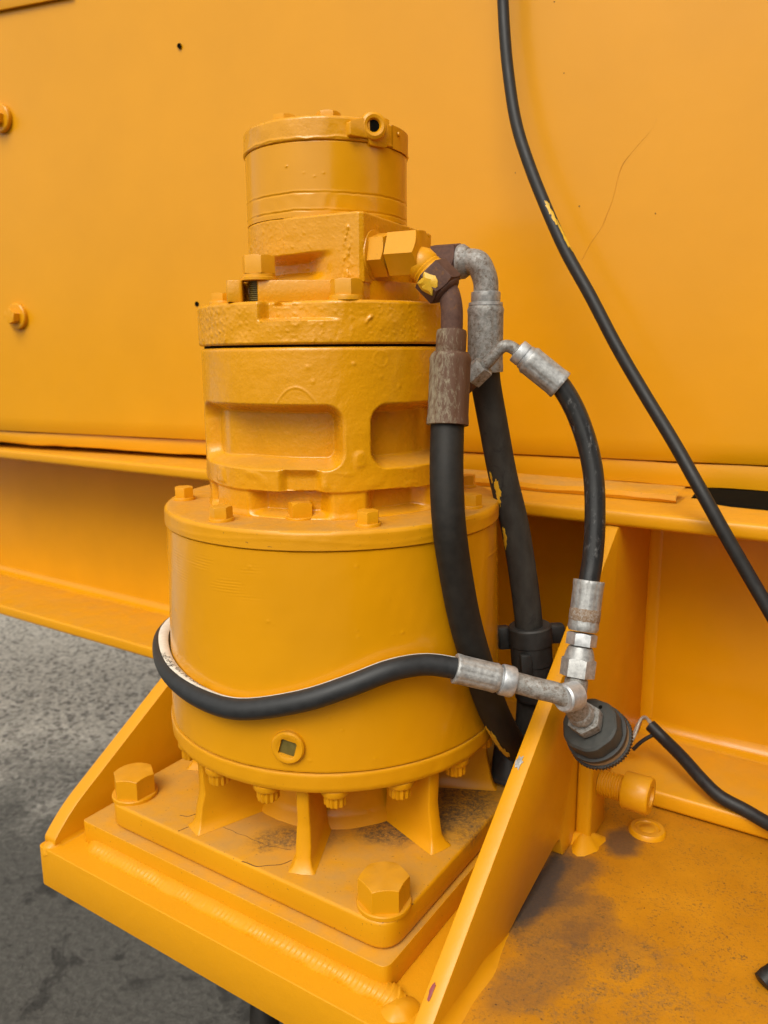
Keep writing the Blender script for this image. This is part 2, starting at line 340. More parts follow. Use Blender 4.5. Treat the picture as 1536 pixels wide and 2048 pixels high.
class Path:
    """Catmull-Rom path resampled by arc length, with a frame whose first normal follows ref(point)"""
    def __init__(s, pts, step=.003, ref=None):
        P = [Vector(p) for p in pts]; P = [P[0]*2-P[1]] + P + [P[-1]*2-P[-2]]; out = []
        for i in range(1, len(P)-2):
            a, b, c, d = P[i-1:i+3]
            for k in range(24):
                t = k/24
                out.append(.5*((2*b) + (c-a)*t + (2*a-5*b+4*c-d)*t*t + (3*b-a-3*c+d)*t**3))
        out.append(P[-2]); Q = np.array(out); sl_ = np.concatenate([[0], np.cumsum(np.linalg.norm(np.diff(Q, axis=0), axis=1))])
        s.len = sl_[-1]; n = max(3, int(s.len/step)); s.s = np.linspace(0, s.len, n+1)
        s.p = np.stack([np.interp(s.s, sl_, Q[:, k]) for k in range(3)], -1)
        k_ = np.ones(5)/5
        if n > 10:
            sm = np.stack([np.convolve(np.pad(s.p[:, k], 2, mode='edge'), k_, 'valid') for k in range(3)], -1); s.p[3:-3] = sm[3:-3]
        t = np.gradient(s.p, axis=0); s.t = t/np.linalg.norm(t, axis=1)[:, None]
        if ref is None:
            r = np.array(axes(s.t[0])[0]); rs = []
            for q in s.t: r = r-q*(r@q); r = r/np.linalg.norm(r); rs.append(r)
            s.a = np.array(rs)
        else:
            r = np.array([ref(q) for q in s.p]); r = r - s.t*(r*s.t).sum(1)[:, None]; s.a = r/np.linalg.norm(r, axis=1)[:, None]
        s.b = np.cross(s.t, s.a)
    def at(s, d):
        f = lambda M_: np.array([np.interp(d, s.s, M_[:, k]) for k in range(3)])
        return f(s.p), f(s.a), f(s.b), f(s.t)
    def surf(s, d, ang, r):
        p, a, b, _ = s.at(d); return p + (a*math.cos(ang)+b*math.sin(ang))*r
def tube(name, path, r, mat, parent=None, n=28, label=None, rfun=None, smooth=50, ends=True):
    th = np.linspace(0, 2*math.pi, n, endpoint=False); rr = np.full(len(path.s), r) if rfun is None else np.array([rfun(d) for d in path.s])
    X = path.p[:, None] + rr[:, None, None]*(path.a[:, None]*np.cos(th)[None, :, None] + path.b[:, None]*np.sin(th)[None, :, None])
    if ends:
        e0 = path.p[0][None] + (X[0]-path.p[0])*.86 - path.t[0]*r*.06; e1 = path.p[-1][None] + (X[-1]-path.p[-1])*.86 + path.t[-1]*r*.06
        X = np.concatenate([e0[None], X, e1[None]])
    return grid(name, X, mat, parent, True, smooth, label, cap0=True, cap1=True)
def fleck(name, path, d, ang, ln, wd, r, mat, parent, seed=0, lift=.0006):
    """irregular thin patch of paint on a tube, with its own thickness"""
    rn = random.Random(seed); n = 22; pts = []
    for k in range(n):
        a = k/n*2*math.pi; q = .55+.6*rn.random(); pts.append((d+math.cos(a)*ln*.5*q, ang+math.sin(a)*wd*.5/r*q))
    V = [path.surf(d, ang, r+lift)] + [path.surf(a, b, r+lift*.7) for a, b in pts] + [path.surf(a, b, r-.0008) for a, b in pts]
    F = [(0, 1+k, 1+(k+1) % n) for k in range(n)] + [(1+k, 1+n+k, 1+n+(k+1) % n, 1+(k+1) % n) for k in range(n)]
    return mesh(name, V, F, mat, parent, 60)

# ================================================================== THE SETTING
g = 60; n = 40
mesh('ground', [(-g, -g, -.95), (g, -g, -.95), (g, g, -.95), (-g, g, -.95)], [(0, 1, 2, 3)], 'ground')
bpy.data.objects['ground']['kind'] = 'structure'

# dark wall added out of view, to shade the right and edge the paint's reflections
M['light_blocker'] = simple('dark_blocker_surface', (.10, .082, .065), (.14, .118, .095), .7, 3)
bs = thing('light_blocker', (5, -5, -.95), 'added dark wall behind the camera on the right, unseen, shading the right side', 'light_blocker')
for k in range(24): box('blocker_board', lambda a, b, c: Vector((a, b, c)), (.5 + k*.5, -3.0, -.95), (.5 + k*.5 + .488, -2.97, 1.55), 'light_blocker', bs, .004, bseg=1)
box('light_blocker_body', lambda a, b, c: Vector((a, b, c)), (.5, -9, -.95), (12.49, -3.002, 1.53), 'light_blocker', bs, .01, bseg=1)

# ------------------------------------------------------------------ machine body panel behind
mp = thing('machine_panel', wl(-.3, 0, .0), 'large flat yellow side panel of the machine body filling the background', 'machine panel')
def wbox(name, a0, a1, d0, d1, z0, z1, mat='panel', bevel=.002, **k): return box(name, wl, (a0, d0, z0), (a1, d1, z1), mat, mp, bevel, **k)
aa = np.linspace(-1.9, 1.4, 120); zz = np.linspace(.080, 1.5, 60)
GA, GZ = np.meshgrid(aa, zz); P3 = np.stack([GA, GZ*0, GZ], -1)
dd = .0022*nz(P3, .55, 1) + .0012*nz(P3, 1.3, 2)
X = np.array(WA)[None, None]*GA[..., None] + np.array(WB)[None, None]*(WOFF+dd)[..., None] + np.array(Z)[None, None]*GZ[..., None]
bot = X[:1].copy(); bot = bot + np.array(WB)*.01; bot[..., 2] = .0785
deep = bot + np.array(WB)*.35
topb = X[-1:] + np.array(WB)*.35
edge = X[:1].copy() + np.array(WB)*.0008; edge[..., 2] = .079
grid('side_sheet', np.concatenate([deep, bot, edge, X, topb]), 'panel', mp, False, 60)
# sealed lower edge strip under the sheet, its weld line wandering a little
n = 150; av = np.linspace(-1.9, 1.4, n); rows = []
for (d, z, w) in ((.012, .0782, 0), (.0045, .0775, .0005), (.0035, .072, .0002), (.003, .060, .0003), (.004, .0545, .0006), (.009, .0525, .0006), (.05, .0525, 0)):
    q = np.stack([av, av*0+d, av*0+z], -1); dz = w*nz(q, 9, 3) + w*.8*nz(q, 25, 4)
    sl2 = -.0060 if z < .06 else 0
    rows.append(np.array([wl(a, d + w*.6*nz(np.array([[a, 0, 0]]), 12, 5)[0], z + e + sl2*(a+.30)) for a, e in zip(av, dz)]))
grid('edge_strip', np.stack(rows), 'panel', mp, False, 50)
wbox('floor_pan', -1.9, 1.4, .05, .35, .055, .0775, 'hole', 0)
# rim of an upper flange at the far top left
prism('upper_rim', lambda p, q, c: wl(p, -c, q), [(-1.2, .76), (-.60, .7305), (-.60, .80), (-1.2, .84)], 0.0015, .006, 'panel', mp, .002)
boltmesh = hexmesh('panel_bolt', .022, .013, wash=.0, wr=.02)
washm = lathe('washer', [(.007, -.004), (.0215, -.004), (.0215, .002), (.0200, .0034), (.007, .0036)], 'panel', None, n=40).data
bpy.data.objects.remove(bpy.data.objects['washer']); washm['done'] = 1
for a, z in ((-.7743, .5845), (-.7796, .2744)):
    o = wl(a, -.003, z); b_ = place('bolt', boltmesh, 'panel', o - WB*.0045, -WB, mp, .35)
    w_ = bpy.data.objects.new('washer', washm); C.objects.link(w_); w_.parent = b_; w_.location = (0, 0, -.0032)
hm = lathe('rivet_hole', [(.0001, .0004), (.0022, .0005), (.0034, .0012), (.0036, 0)], 'hole', None, n=20).data
bpy.data.objects.remove(bpy.data.objects['rivet_hole']); hm['done'] = 1
for a, z in ((-.4092, .6343), (-.4022, .2823)): place('rivet_hole', hm, 'hole', wl(a, -.0022, z), -WB, mp)
def scratch(pts, r=.00024):
    p = Path([wl(a, -.0002, z) for a, z in pts], .004)
    dd_ = [.0022*nz(np.array([[float(Vector(q).dot(WA)), 0, q[2]]]), .55, 1)[0] + .0012*nz(np.array([[float(Vector(q).dot(WA)), 0, q[2]]]), 1.3, 2)[0] for q in p.p]
    p.p = p.p + np.array(WB)[None]*np.array(dd_)[:, None] + .0006*np.stack([nz(p.p, 25, 2), nz(p.p, 25, 3)*0, nz(p.p, 25, 4)], -1)*np.array([1, 0, 1])
    tube('paint_crack', p, r, 'crack', mp, 6)
scratch([(.2399, .4593), (.2342, .4476), (.2061, .4149), (.1967, .3781), (.1866, .3515), (.1758, .3355), (.1639, .3137)])

sm_ = lathe('paint_speck', [(.0001, .0003), (.0011, .0004), (.0014, 0)], 'groove', None, n=10).data
bpy.data.objects.remove(bpy.data.objects['paint_speck']); sm_['done'] = 1
rn = random.Random(21)
for k in range(11):
    a, z = (rn.uniform(.08, .42), rn.uniform(.30, .62)) if k < 8 else (rn.uniform(-.6, 0), rn.uniform(.2, .6))
    dq = .0022*nz(np.array([[a, 0, z]]), .55, 1)[0] + .0012*nz(np.array([[a, 0, z]]), 1.3, 2)[0]
    o_ = place('paint_speck', sm_, 'groove', wl(a, dq-.0001, z), -WB, mp, rn.random()*3); o_.scale = (rn.uniform(.3, .75), rn.uniform(.4, .8), 1)

# ------------------------------------------------------------------ steel beam of the chassis
sb = thing('steel_beam', uv(0, .33, -.273), 'yellow chassis I-beam running behind and below the drum', 'steel beam')
def ubox(name, u0, u1, v0, v1, z0, z1, mat='paint', par=None, bevel=.003, **k): return box(name, uv, (u0, v0, z0), (u1, v1, z1), mat, par or sb, bevel, **k)
ubox('top_flange', -3, 1.6, .19, .47, .030, .047, bevel=.005, bseg=3)
ubox('web', -3, 1.6, .33, .342, -.2519, .0299, 'gloss', bevel=0)
ubox('bottom_flange', -3, 1.6, .192, .47, -.2715, -.252, bevel=.004, bseg=3)
def fillet(name, f, r, l0, l1, mat, par, seg=6, wob=0, taper=0):
    """concave fillet; f(x, y, l)"""
    pts = [(r, 0)] + [(r*(1-math.sin(k/seg*math.pi/2)), r*(1-math.cos(k/seg*math.pi/2))) for k in range(1, seg)] + [(0, r)]
    n = max(2, int((l1-l0)/.01)); rows = []
    for i in range(n+1):
        l = l0+(l1-l0)*i/n; w = (1+wob*nz(np.array([[l, 0, 0]]), 14, 2)[0])*(min(1, .12+(l1-l)/taper) if taper else 1); rows.append(np.array([f(x*w-.0005, y*w-.0005, l) for x, y in pts]))
    return grid(name, np.stack(rows), mat, par, False, 60)
fillet('weld_fillet', lambda x, y, l: uv(l, .33-x, -.252+y), .020, -3, .2075, 'gloss', sb)
fillet('weld_fillet', lambda x, y, l: uv(l, .33-x, -.252+y), .020, .2225, 1.6, 'gloss', sb)
fillet('weld_fillet', lambda x, y, l: uv(l, .33-x, .030-y), .010, -3, 1.6, 'gloss', sb)
# packing strip lying on the flange under the machine body
n = 60; rows = []; av = np.linspace(-.25, .262, n)
for (v, z, w) in ((.30, .0475, 0), (.258, .0475, .0015), (.256, .0515, .0010), (.2580, .0565, .0009), (.266, .0590, .0006), (.30, .0595, 0)):
    rows.append(np.array([uv(a, v + w*nz(np.array([[a, 0, z]]), 10, 1)[0], z + (w*nz(np.array([[a, v, 0]]), 18, 2)[0] if .05 < z else 0)) for a in av]))
X = np.stack(rows)
ob = grid('packing_strip', X, 'dusty', sb, False, 40)

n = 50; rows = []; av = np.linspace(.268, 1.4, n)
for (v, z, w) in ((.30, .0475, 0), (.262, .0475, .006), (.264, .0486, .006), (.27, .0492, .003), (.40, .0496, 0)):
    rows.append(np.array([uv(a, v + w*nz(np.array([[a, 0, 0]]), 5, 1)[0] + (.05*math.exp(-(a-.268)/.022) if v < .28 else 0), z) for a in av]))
grid('gap_shade_strip', np.stack(rows), 'hole', sb, False, 40)  # near-black strip: the deep shade under the panel, put in as colour

# ------------------------------------------------------------------ bracket welded on the beam: plate, gussets, spacer
br = thing('motor_bracket', uv(0, 0, -.315), 'welded yellow bracket plate with two sloping gussets carrying the gearbox', 'bracket')
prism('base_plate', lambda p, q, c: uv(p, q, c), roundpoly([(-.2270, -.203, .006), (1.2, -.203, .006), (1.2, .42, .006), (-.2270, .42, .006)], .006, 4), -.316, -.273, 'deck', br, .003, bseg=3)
prism('spacer_plate', lambda p, q, c: uv(p, q, c), roundpoly([(-.193, -.1735, .004), (.1715, -.1735, .009), (.1715, .185, .004), (-.193, .185, .004)], .004, 5), -.2728, -.250, 'dusty', br, .0025, bseg=3)
# gussets
gl = [(-.196, -.2728), (-.196, -.266), (-.183, -.252), (-.167, -.2385), (.187, -.012), (.3298, -.012), (.3298, -.2515), (.1885, -.2515), (.1885, -.2728)]
prism('gusset', lambda p, q, c: uv(c, p, q), roundpoly([(*gl[0], 0), (*gl[1], .006), (*gl[2], .01), (*gl[3], .02)] + [(*q, 0) for q in gl[4:]], 0, 5), -.2255, -.2080, 'paint', br, .0015)
gr_ = [(-.197, -.2728, 0), (-.197, -.262, .005), (.190, .0295, .004), (.3298, .0295, 0), (.3298, -.2515, 0), (.1885, -.2515, 0), (.1885, -.2728, 0), (.062, -.2728, .003), (.052, -.246, .012), (-.04, -.2665, .01), (-.062, -.2728, .004)]
prism('gusset', lambda p, q, c: uv(c, p, q), roundpoly(gr_, 0, 5),   .2080, .2222, 'paint', br, .0015)
fillet('weld_fillet', lambda x, y, l: uv(.2222+x, .33-y, l), .016, -.236, .0295, 'gloss', br)
fillet('weld_fillet', lambda x, y, l: uv(.2222+x, l, -.273+y), .013, -.192, -.062, 'weld', br, wob=.2, taper=.05)
fillet('weld_fillet', lambda x, y, l: uv(.208-x, l, -.273+y), .006, -.192, .18, 'paint', br, wob=.25)
fillet('weld_fillet', lambda x, y, l: uv(-.2080+x, l, -.273+y), .006, -.19, .18, 'paint', br, wob=.25)
lathe('weld_lump', [(.0001, .0060), (.004, .0055), (.0075, .0032), (.0100, -.001)], 'weld', br, uv(-.2155, -.1950, -.2750), (A*-.1 + B*-.4 + Z), 24, rf=lambda th, r, h: r*(1+.12*np.sin(2*th+.6)))
lathe('weld_lump', [(.0001, .0068), (.005, .0060), (.010, .0035), (.015, -.001)], 'weld', br, uv(.186, -.181, -.2735), (A*.0 + B*-.2 + Z), 32, rf=lambda th, r, h: r*(1+.10*np.sin(2*th+.6)+.04*np.sin(5*th)))
# rippled weld bead along the front of the spacer
n = 800; BL = .372; th = np.linspace(-.4, math.pi*.5+.35, 15); rows = []; ph = 0
for i in range(n+1):
    l = i/n*BL; u = -.1850+l; q = nz(np.array([[l, 0, 0]]), 30, 4)[0]; ph += BL/n/(.0053*(1+.13*q))
    row = []
    for t in th:
        p_ = ph + .55*math.cos(t*1.3)**2; f = p_ % 1; rp = (1-f)**1.5 if f > .12 else f/.12*.8
        am = .00135*(.7+.5*nz(np.array([[l, 2, 0]]), 20, 6)[0])
        r = .0106 + am*(rp-.4) + .0005*nz(np.array([[l, 0, 0]]), 14, 4)[0] + .0002*nz(np.array([[l, t*.03, 0]]), 45, 5)[0]
        lip = .0005*max(0, math.sin(t*-1.2+.5))*nz(np.array([[l, 5, 0]]), 50, 2)[0]
        e = max(0., min(1, l/.014, (BL+.002-l)/.010)); r *= .25+.75*e**.5
        row.append(uv(u + .0018*math.sin(t*2), -.1735+.002 - (r+lip)*math.cos(t)*1.24, -.2745 + r*math.sin(t)*.92))
    rows.append(np.array(row))
grid('weld_bead', np.stack(rows), 'weld', br, False, 80)
# weld smear on the front edge of the bracket plate
# jacking block, screw and capped boss on the deck side
ubox('jacking_block', .2225, .238, .092, .140, -.2728, -.150, 'paint', br, .004, bseg=3)
lathe('weld_lump', [(.0001, .012), (.008, .010), (.016, .004), (.022, -.001)], 'paint', br, uv(.231, .094, -.274), Z, 24, rf=lambda th, r, h: r*(1+.22*np.sin(3*th+1)+.12*np.sin(5*th)))
prof = [(.0112, 0)]
for k in range(10): prof += [(.0128, .0006+k*.0026), (.0128, .0012+k*.0026), (.0112, .0019+k*.0026), (.0112, .0024+k*.0026)]
jo = uv(.238, .117, -.2165)
lathe('jacking_screw', prof, 'paint', br, jo, A, 36)
lathe('screw_cap', [(.008, .0245), (.0172, .0247), (.0182, .0262), (.0182, .0485), (.0168, .0505), (.010, .0507), (.0092, .048), (.0001, .048)], 'paint', br, jo, A, 40)
lathe('deck_plug', [(.0185, -.0005), (.0180, .003), (.0165, .0048), (.0125, .0052), (.0112, .0040), (.0080, .0038), (.0062, .0050), (.0001, .0056)], 'paint', br, uv(.280, .146, -.273), Z, 40)
# paint scars on the right gusset top edge
def topedge(s, c): v = -.197+s*(.387); return uv(c, v, -.262+s*.2915)
nrm = (B*-.2915 + Z*.387).normalized()
def scar(name, s, c, ls, lc, mat, seed):
    rn = random.Random(seed); o = topedge(s, c); t = (B*.387+Z*.2915).normalized(); V = [o+nrm*.0012]; k = 14
    for e in (0.0009, -.0005):
        rn = random.Random(seed)
        for i in range(k):
            a = i/k*6.283; q = .5+.6*rn.random(); V.append(o + t*ls*math.cos(a)*q + A*lc*math.sin(a)*q + nrm*e)
    mesh(name, V, [(0, 1+i, 1+(i+1) % k) for i in range(k)] + [(1+i, 1+k+i, 1+k+(i+1) % k, 1+(i+1) % k) for i in range(k)], mat, br, 60)
scar('red_mark', .055, .2125, .008, .0022, 'red', 4)
scar('bare_scrape', .435, .2125, .007, .004, 'zinc', 8)

# ------------------------------------------------------------------ gearbox
gb = thing('gearbox', (0, 0, -.2497), 'tall yellow drum-shaped slewing gearbox with ribbed foot bolted to the bracket', 'gearbox')
PT = -.2245
# square foot plate
fp = roundpoly([(-.1670, -.163, .022), (.1675, -.163, .022), (.1675, .165, .022), (-.1670, .165, .022)], .022, 8)
prism('foot_plate', lambda p, q, c: uv(p, q, c), fp, -.2486, PT, 'plate', gb, .003, bseg=3)
pb = hexmesh('plate_bolt', .0362, .0245, cham=.88, wash=.0040, wr=.0222)
for k, (u, v) in enumerate(((-.151, -.140), (.1475, -.140), (.147, .143), (-.147, .143))):
    place('plate_bolt', pb, 'paint', uv(u, v, PT-.0002), Z, gb, (.35, .52, .1, .8)[k])
# embossed head mark on the near bolt: two crossed strokes and a ring, blurred by paint
# drum
def ring3(prof, n, o=(0, 0, 0)): pass
def revolve(name, prof, mat, parent, n, amp=0, rf=None, cap0=True, cap1=True, smooth=40, sc=30, label=None):
    th = np.linspace(0, 2*math.pi, n, endpoint=False); r = np.array([p[0] for p in prof])[:, None]; z = np.array([p[1] for p in prof])[:, None]
    rr = r + 0*th[None]; zz = z + 0*th[None]; tt = th[None] + 0*z
    if rf: rr, zz = rf(tt, zz, rr)
    X = np.stack([rr*np.cos(tt), rr*np.sin(tt), zz], -1)
    if amp:
        e = amp*(nz(X, sc, 1)*.6 + nz(X, sc*2.7, 2)*.4); X[..., 0] += e*np.cos(tt); X[..., 1] += e*np.sin(tt)
    return grid(name, X, mat, parent, True, smooth, label, cap0, cap1)
def dens(pts, step):
    out = []
    for (a, b), (c, d) in zip(pts[:-1], pts[1:]):
        m = max(1, int(math.hypot(c-a, d-b)/step))
        out += [(a+(c-a)*i/m, b+(d-b)*i/m) for i in range(m)]
    return out + [pts[-1]]
def drumrf(t, z, r):
    X = np.stack([np.cos(t)*.16, np.sin(t)*.16, z], -1)
    # brush-out ridge and sag lines low in the paint
    line = .030 + .004*nz(X*np.array([1, 1, 0]), 6, 3); k = np.exp(-((z-line)/.0012)**2)*ss(-.2, .4, nz(X, 7, 5)); r = r + .00035*k
    d = np.degrees(t); d = np.where(d > 180, d-360, d); nib = random.Random(12)
    br_ = ss(-165, -150, d)*(1-ss(-118, -105, d))*ss(.008, .018, z)*(1-ss(.040, .048, z)); r = r + .00016*br_*np.sin(z*2600+3*nz(X, 9, 2))*np.clip(nz(X*np.array([1, 1, 4]), 18, 6)+.3, 0, 1)
    for _ in range(46):
        dc, zc, h, w = nib.uniform(-160, 0), nib.uniform(-.125, .05), nib.uniform(.0002, .0006), nib.uniform(.0007, .0014)
        if -130 < dc < -45 and -.075 < zc < -.03: continue
        m = np.abs(d-dc) < 3; r = np.where(m, r + h*np.exp(-(((d-dc)*.0028)**2 + (z-zc)**2)/w**2), r)
    return r, z
revolve('drum', dens([(.156, -.1302), (.1632, -.1302), (.1634, -.129), (.1600, -.02), (.1580, .0540), (.1572, .0547), (.150, .0548)], .0008), 'gloss', gb, 900, .00012, drumrf, sc=22)
revolve('drum_flange', dens([(.10, -.1500), (.158, -.1500), (.1628, -.1485), (.1645, -.1455), (.1648, -.1325), (.1642, -.1315), (.155, -.1310)], .002), 'paint', gb, 320, .00035, sc=26)
def caprf(t, z, r):
    X = np.stack([np.cos(t)*.16, np.sin(t)*.16, z], -1)
    e = ss(.0665, .0712, z)*np.clip(nz(X, 11, 4), -1, .3)*.0009
    return r + e*(r > .155) + .0003*np.exp(-((z-.0615-.003*nz(X, 5, 2))/.0009)**2)*(r > .155), z
revolve('top_cover', dens([(.150, .0553), (.1588, .0554), (.1596, .0562), (.1594, .0690), (.1578, .0711), (.1550, .0716), (.11, .0716)], .0014), 'dusty', gb, 360, .00015, caprf)
cb = hexmesh('cover_bolt', .0165, .0125, wash=.0028, wr=.0105)
for k, dg in enumerate((181.5, 229, 281, 329, 16, 65, 120)):
    place('cover_bolt', cb, 'paint', (.1425*math.cos(R(dg)), .1425*math.sin(R(dg)), .0714), Z, gb, k*.37+.2)
sq = hexmesh('square_plug', .0165, .0145, wash=.002, wr=.0125, sides=4, cham=.92)
place('square_plug', sq, 'paint', (-.0285, -.1045, .0714), Z, gb, R(18))
# drain plug on the drum front
dg = R(-104.6); dr = Vector((math.cos(dg), math.sin(dg), 0)); do = dr*.1632 + Z*-.1085
def sqrf(th, r, h):
    q = np.full_like(th, max(r, 1e-5))
    if r < .0085 and r > .001:
        per = math.pi/2; l = (th+R(15)+per/2) % per-per/2; q = np.minimum(r*1.3, r*.92/np.cos(l))
    return q
dp = lathe('drain_plug', [(.0142, -.004), (.0140, .0022), (.0128, .0036), (.0098, .0038), (.0088, .0032), (.0074, .0030), (.0070, .0004), (.0001, .0004)], 'paint', gb, do, dr, 64, rf=sqrf)
lathe('socket_floor', [(.0069, .0009), (.0001, .0010)], 'olive', dp, do, dr, 64, rf=sqrf)
# bolts under the flange, twelve point heads
def tp(th, r, h): return r*(1+.07*np.cos(12*th))
ub = lathe('flange_bolt', [(.0085, .001), (.0125, .0), (.0125, -.0042), (.0115, -.0058), (.0092, -.0060), (.0092, -.0148), (.0084, -.0162), (.0001, -.0163)], 'paint', None, n=72, rf=lambda th, r, h: r*(1+.075*np.cos(12*th)) if (h < -.0059 and r < .0095) else np.full_like(th, max(r, 1e-5)))
ubm = ub.data; bpy.data.objects.remove(ub); ubm['done'] = 1
for dg in [225, 246, 268.5, 290, 314, 337, 0, 23, 45, 68, 90, 113, 135, 158, 180, 203]:
    rr = .1505; place('flange_bolt', ubm, 'paint', (rr*math.cos(R(dg)), rr*math.sin(R(dg)), -.1497), Z, gb, dg*.1)
# hub and ribs between drum and foot plate
revolve('hub', dens([(.082, -.1498), (.084, -.19), (.088, -.214), (.098, -.2243)], .004), 'paint', gb, 128, .0005)
for k in range(8):
    dg = R(213 + 45*k); e = Vector((math.cos(dg), math.sin(dg), 0)); s_ = Vector((-math.sin(dg), math.cos(dg), 0)); rows = []
    outl = [(.1535, -.1498, .0056), (.1530, -.165, .0056), (.1525, -.183, .0056), (.1525, -.190, .0059), (.1555, -.203, .0062), (.1575, -.214, .0066), (.160, -.2205, .0085), (.1635, -.2243, .012)]
    for r, z, w in outl:
        ring = []
        for j in range(7):
            a = -math.pi/2 + math.pi*j/6; ring.append(e*(r-.002+.002*math.cos(a)) + s_*(w*(1 if math.sin(a) > 0 else -1)*min(1, abs(math.sin(a))**.35)) + Z*z)
        ring = [e*.09 - s_*w + Z*z] + ring + [e*.09 + s_*w + Z*z]; rows.append(np.array([np.array(q) for q in ring]))
    X = np.stack(rows); X += .0004*np.stack([nz(X, 30, 1), nz(X, 30, 2), X[..., 0]*0], -1)
    grid('rib', X, 'paint', gb, False, 50)
# flaked paint lines on the foot plate front
def crackline(pts, r=.0004, par=None, mat='groove'):
    p = Path([uv(u, v, PT) for u, v in pts], .002); p.p += .0007*np.stack([nz(p.p, 60, 2), nz(p.p, 60, 3), 0*p.p[:, 0]], -1)
    tube('paint_crack', p, r, mat, par or gb, 6)
crackline([(-.066, -.1605), (-.060, -.146)]); crackline([(.0144, -.1625), (.0300, -.160), (.0440, -.150), (.0495, -.139)]); crackline([(-.058, -.132), (-.02, -.134), (.022, -.132), (.040, -.127)], .00025)
crackline([(-.085, -.142), (-.076, -.139), (-.072, -.132)], .0004); crackline([(.163, -.137), (.168, -.128)], .0004)

# ------------------------------------------------------------------ upper housing casting (part of the gearbox)
def rrect(s, z, s0, s1, z0, z1, rad):
    cx, cz = (s0+s1)/2, (z0+z1)/2; qx = np.abs(s-cx)-(s1-s0)/2+rad; qz = np.abs(z-cz)-(z1-z0)/2+rad
    return np.hypot(np.maximum(qx, 0), np.maximum(qz, 0)) + np.minimum(np.maximum(qx, qz), 0) - rad
def housrf(t, z, r):
    d = np.degrees(t); d = np.where(d > 180, d-360, d); RR = .1186
    dep = np.zeros_like(z)
    for a0, a1 in ((-166, -85.2), (-74.6, -6), (6, 74), (86, 150)):
        sd = rrect(np.radians(d)*RR, z, R(a0)*RR, R(a1)*RR, .1130, .1665, .0155)
        dep = np.maximum(dep, .024*ss(0.0010, -.0085, sd)*(1 if a0 > -160 else .55+.45*ss(-150, -132, d)))
    rim = np.zeros_like(z)
    # recess between ring and cover, with feet under the ribs
    X = np.stack([np.cos(t), np.sin(t), z*0], -1)
    low = ss(.0955, .0930, z + .0006*nz(X*.1186, 22, 3)) * (1 - .75*ss(.078, .0716, z))
    foot = np.zeros_like(z)
    for c, w in ((-83.5, 6.0), (-140, 11.0), (0, 9), (80, 8), (-170, 8), (160, 8), (-38, 5)):
        dd_ = np.abs((d-c+180) % 360-180); foot = np.maximum(foot, 1-ss(w, w+7, dd_))
    rec = .0155*low*(1-foot*.88)
    # relief notch in the ring
    nt_ = ss(-113.0, -109.5, d)*(1-ss(-98, -93.5, d))*ss(.093, .096, z)*(1-ss(.106, .117, z))
    arch = ss(-113.0, -109.5, d)*(1-ss(-98, -93.5, d))*ss(.1005, .0985, z)
    dep = np.maximum(dep, .0065*nt_); rec = np.maximum(rec, .013*arch*0 + rec)
    ring = (z > .094) & (z < .116)
    r2 = r - dep - rec + np.where(ring, .0006, 0)*0
    Y = np.stack([np.cos(t)*.1186, np.sin(t)*.1186, z], -1)
    # paint sag curtain above the left pocket and crusts on the rib and ring
    arcx = (d+104)/7.6; arcz = .1805 - .0115*arcx**2; k = np.exp(-((z-arcz)/.0008)**2)*(np.abs(arcx) < 1.1)
    r2 = r2 + .0006*k
    r2 = r2 + .0011*np.exp(-((d+80)/4.2)**2)*ss(.108, .118, z)*(1-ss(.136, .146, z))*np.clip(nz(Y, 60, 5), 0, 1)
    r2 = r2 + .0010*ss(.096, .100, z)*(1-ss(.109, .113, z))*np.clip(nz(Y, 38, 6)-.1, 0, 1)*(dep < .002)
    for (dc, zc, h) in ((-81, .199, .0006), (-99, .1965, .0005), (-97, .185, .0004), (-70, .188, .0004), (-62, .18, .0004), (-88, .155, .0004)):
        r2 = r2 + h*np.exp(-(((d-dc)*.00207)**2 + (z-zc)**2)/.0016**2)
    rg = np.hypot((d+70)*.00207, z-.2025); r2 = r2 + .00028*np.exp(-((rg-.0062)/.0009)**2)
    return r2, z
hz = [(.098, .0700), (.1035, .0702)] + [(.1186, z) for z in np.linspace(.0704, .2095, 185)] + [(.1183, .2110), (.1172, .2122), (.112, .2125)]
revolve('housing', hz, 'cast', gb, 880, .00012, housrf, sc=40, smooth=60)
revolve('joint_line', [(.1155, .2120), (.1155, .2152)], 'hole', gb, 128, cap0=False, cap1=False)
def flrf(t, z, r):
    d = np.degrees(t); d = np.where(d > 180, d-360, d)
    k = ss(-119, -116.6, d)*(1-ss(-104, -84, d)); up = ss(.2325, .2350, z)
    side = r > .100
    r2 = r - .011*k*up*side
    hole = ss(-114.5, -113, d)*(1-ss(-107.5, -106, d))*ss(.2440, .2455, z); r2 = r2 - .010*hole*side
    Y = np.stack([np.cos(t)*.12, np.sin(t)*.12, z], -1)
    lft = 1-ss(-140, -128, d); r2 = r2 + .00022*np.clip(nz(Y, 190, 3)-.3, 0, 1.5)*side + .00025*nz(Y, 40, 4)*side + .0005*lft*np.clip(nz(Y, 150, 6)-.1, 0, 1.4)*side
    bl = np.exp(-(((d+75)*.0021)**2 + (z-.2335)**2)/.0032**2); r2 = r2 + .0016*bl*np.clip(nz(Y, 130, 5)+.4, 0, 1.5)
    # facets cut beside the right port
    fc = ss(-33, -31, d)*(1-ss(-18, -16, d)); r2 = r2 - .006*fc*side
    return r2, z
fz = [(.112, .2142), (.1182, .2144), (.1196, .2158)] + [(.1197, z) for z in np.linspace(.2165, .2462, 44)] + [(.1190, .2478), (.1175, .2486), (.09, .2487)]
revolve('adapter_flange', fz, 'cast', gb, 880, .00012, flrf, sc=60, smooth=60)
fb = hexmesh('flange_screw', .0225, .0165, wash=.004, wr=.0138)
fb2 = hexmesh('flange_screw_low', .0185, .0095, wash=.003, wr=.012)
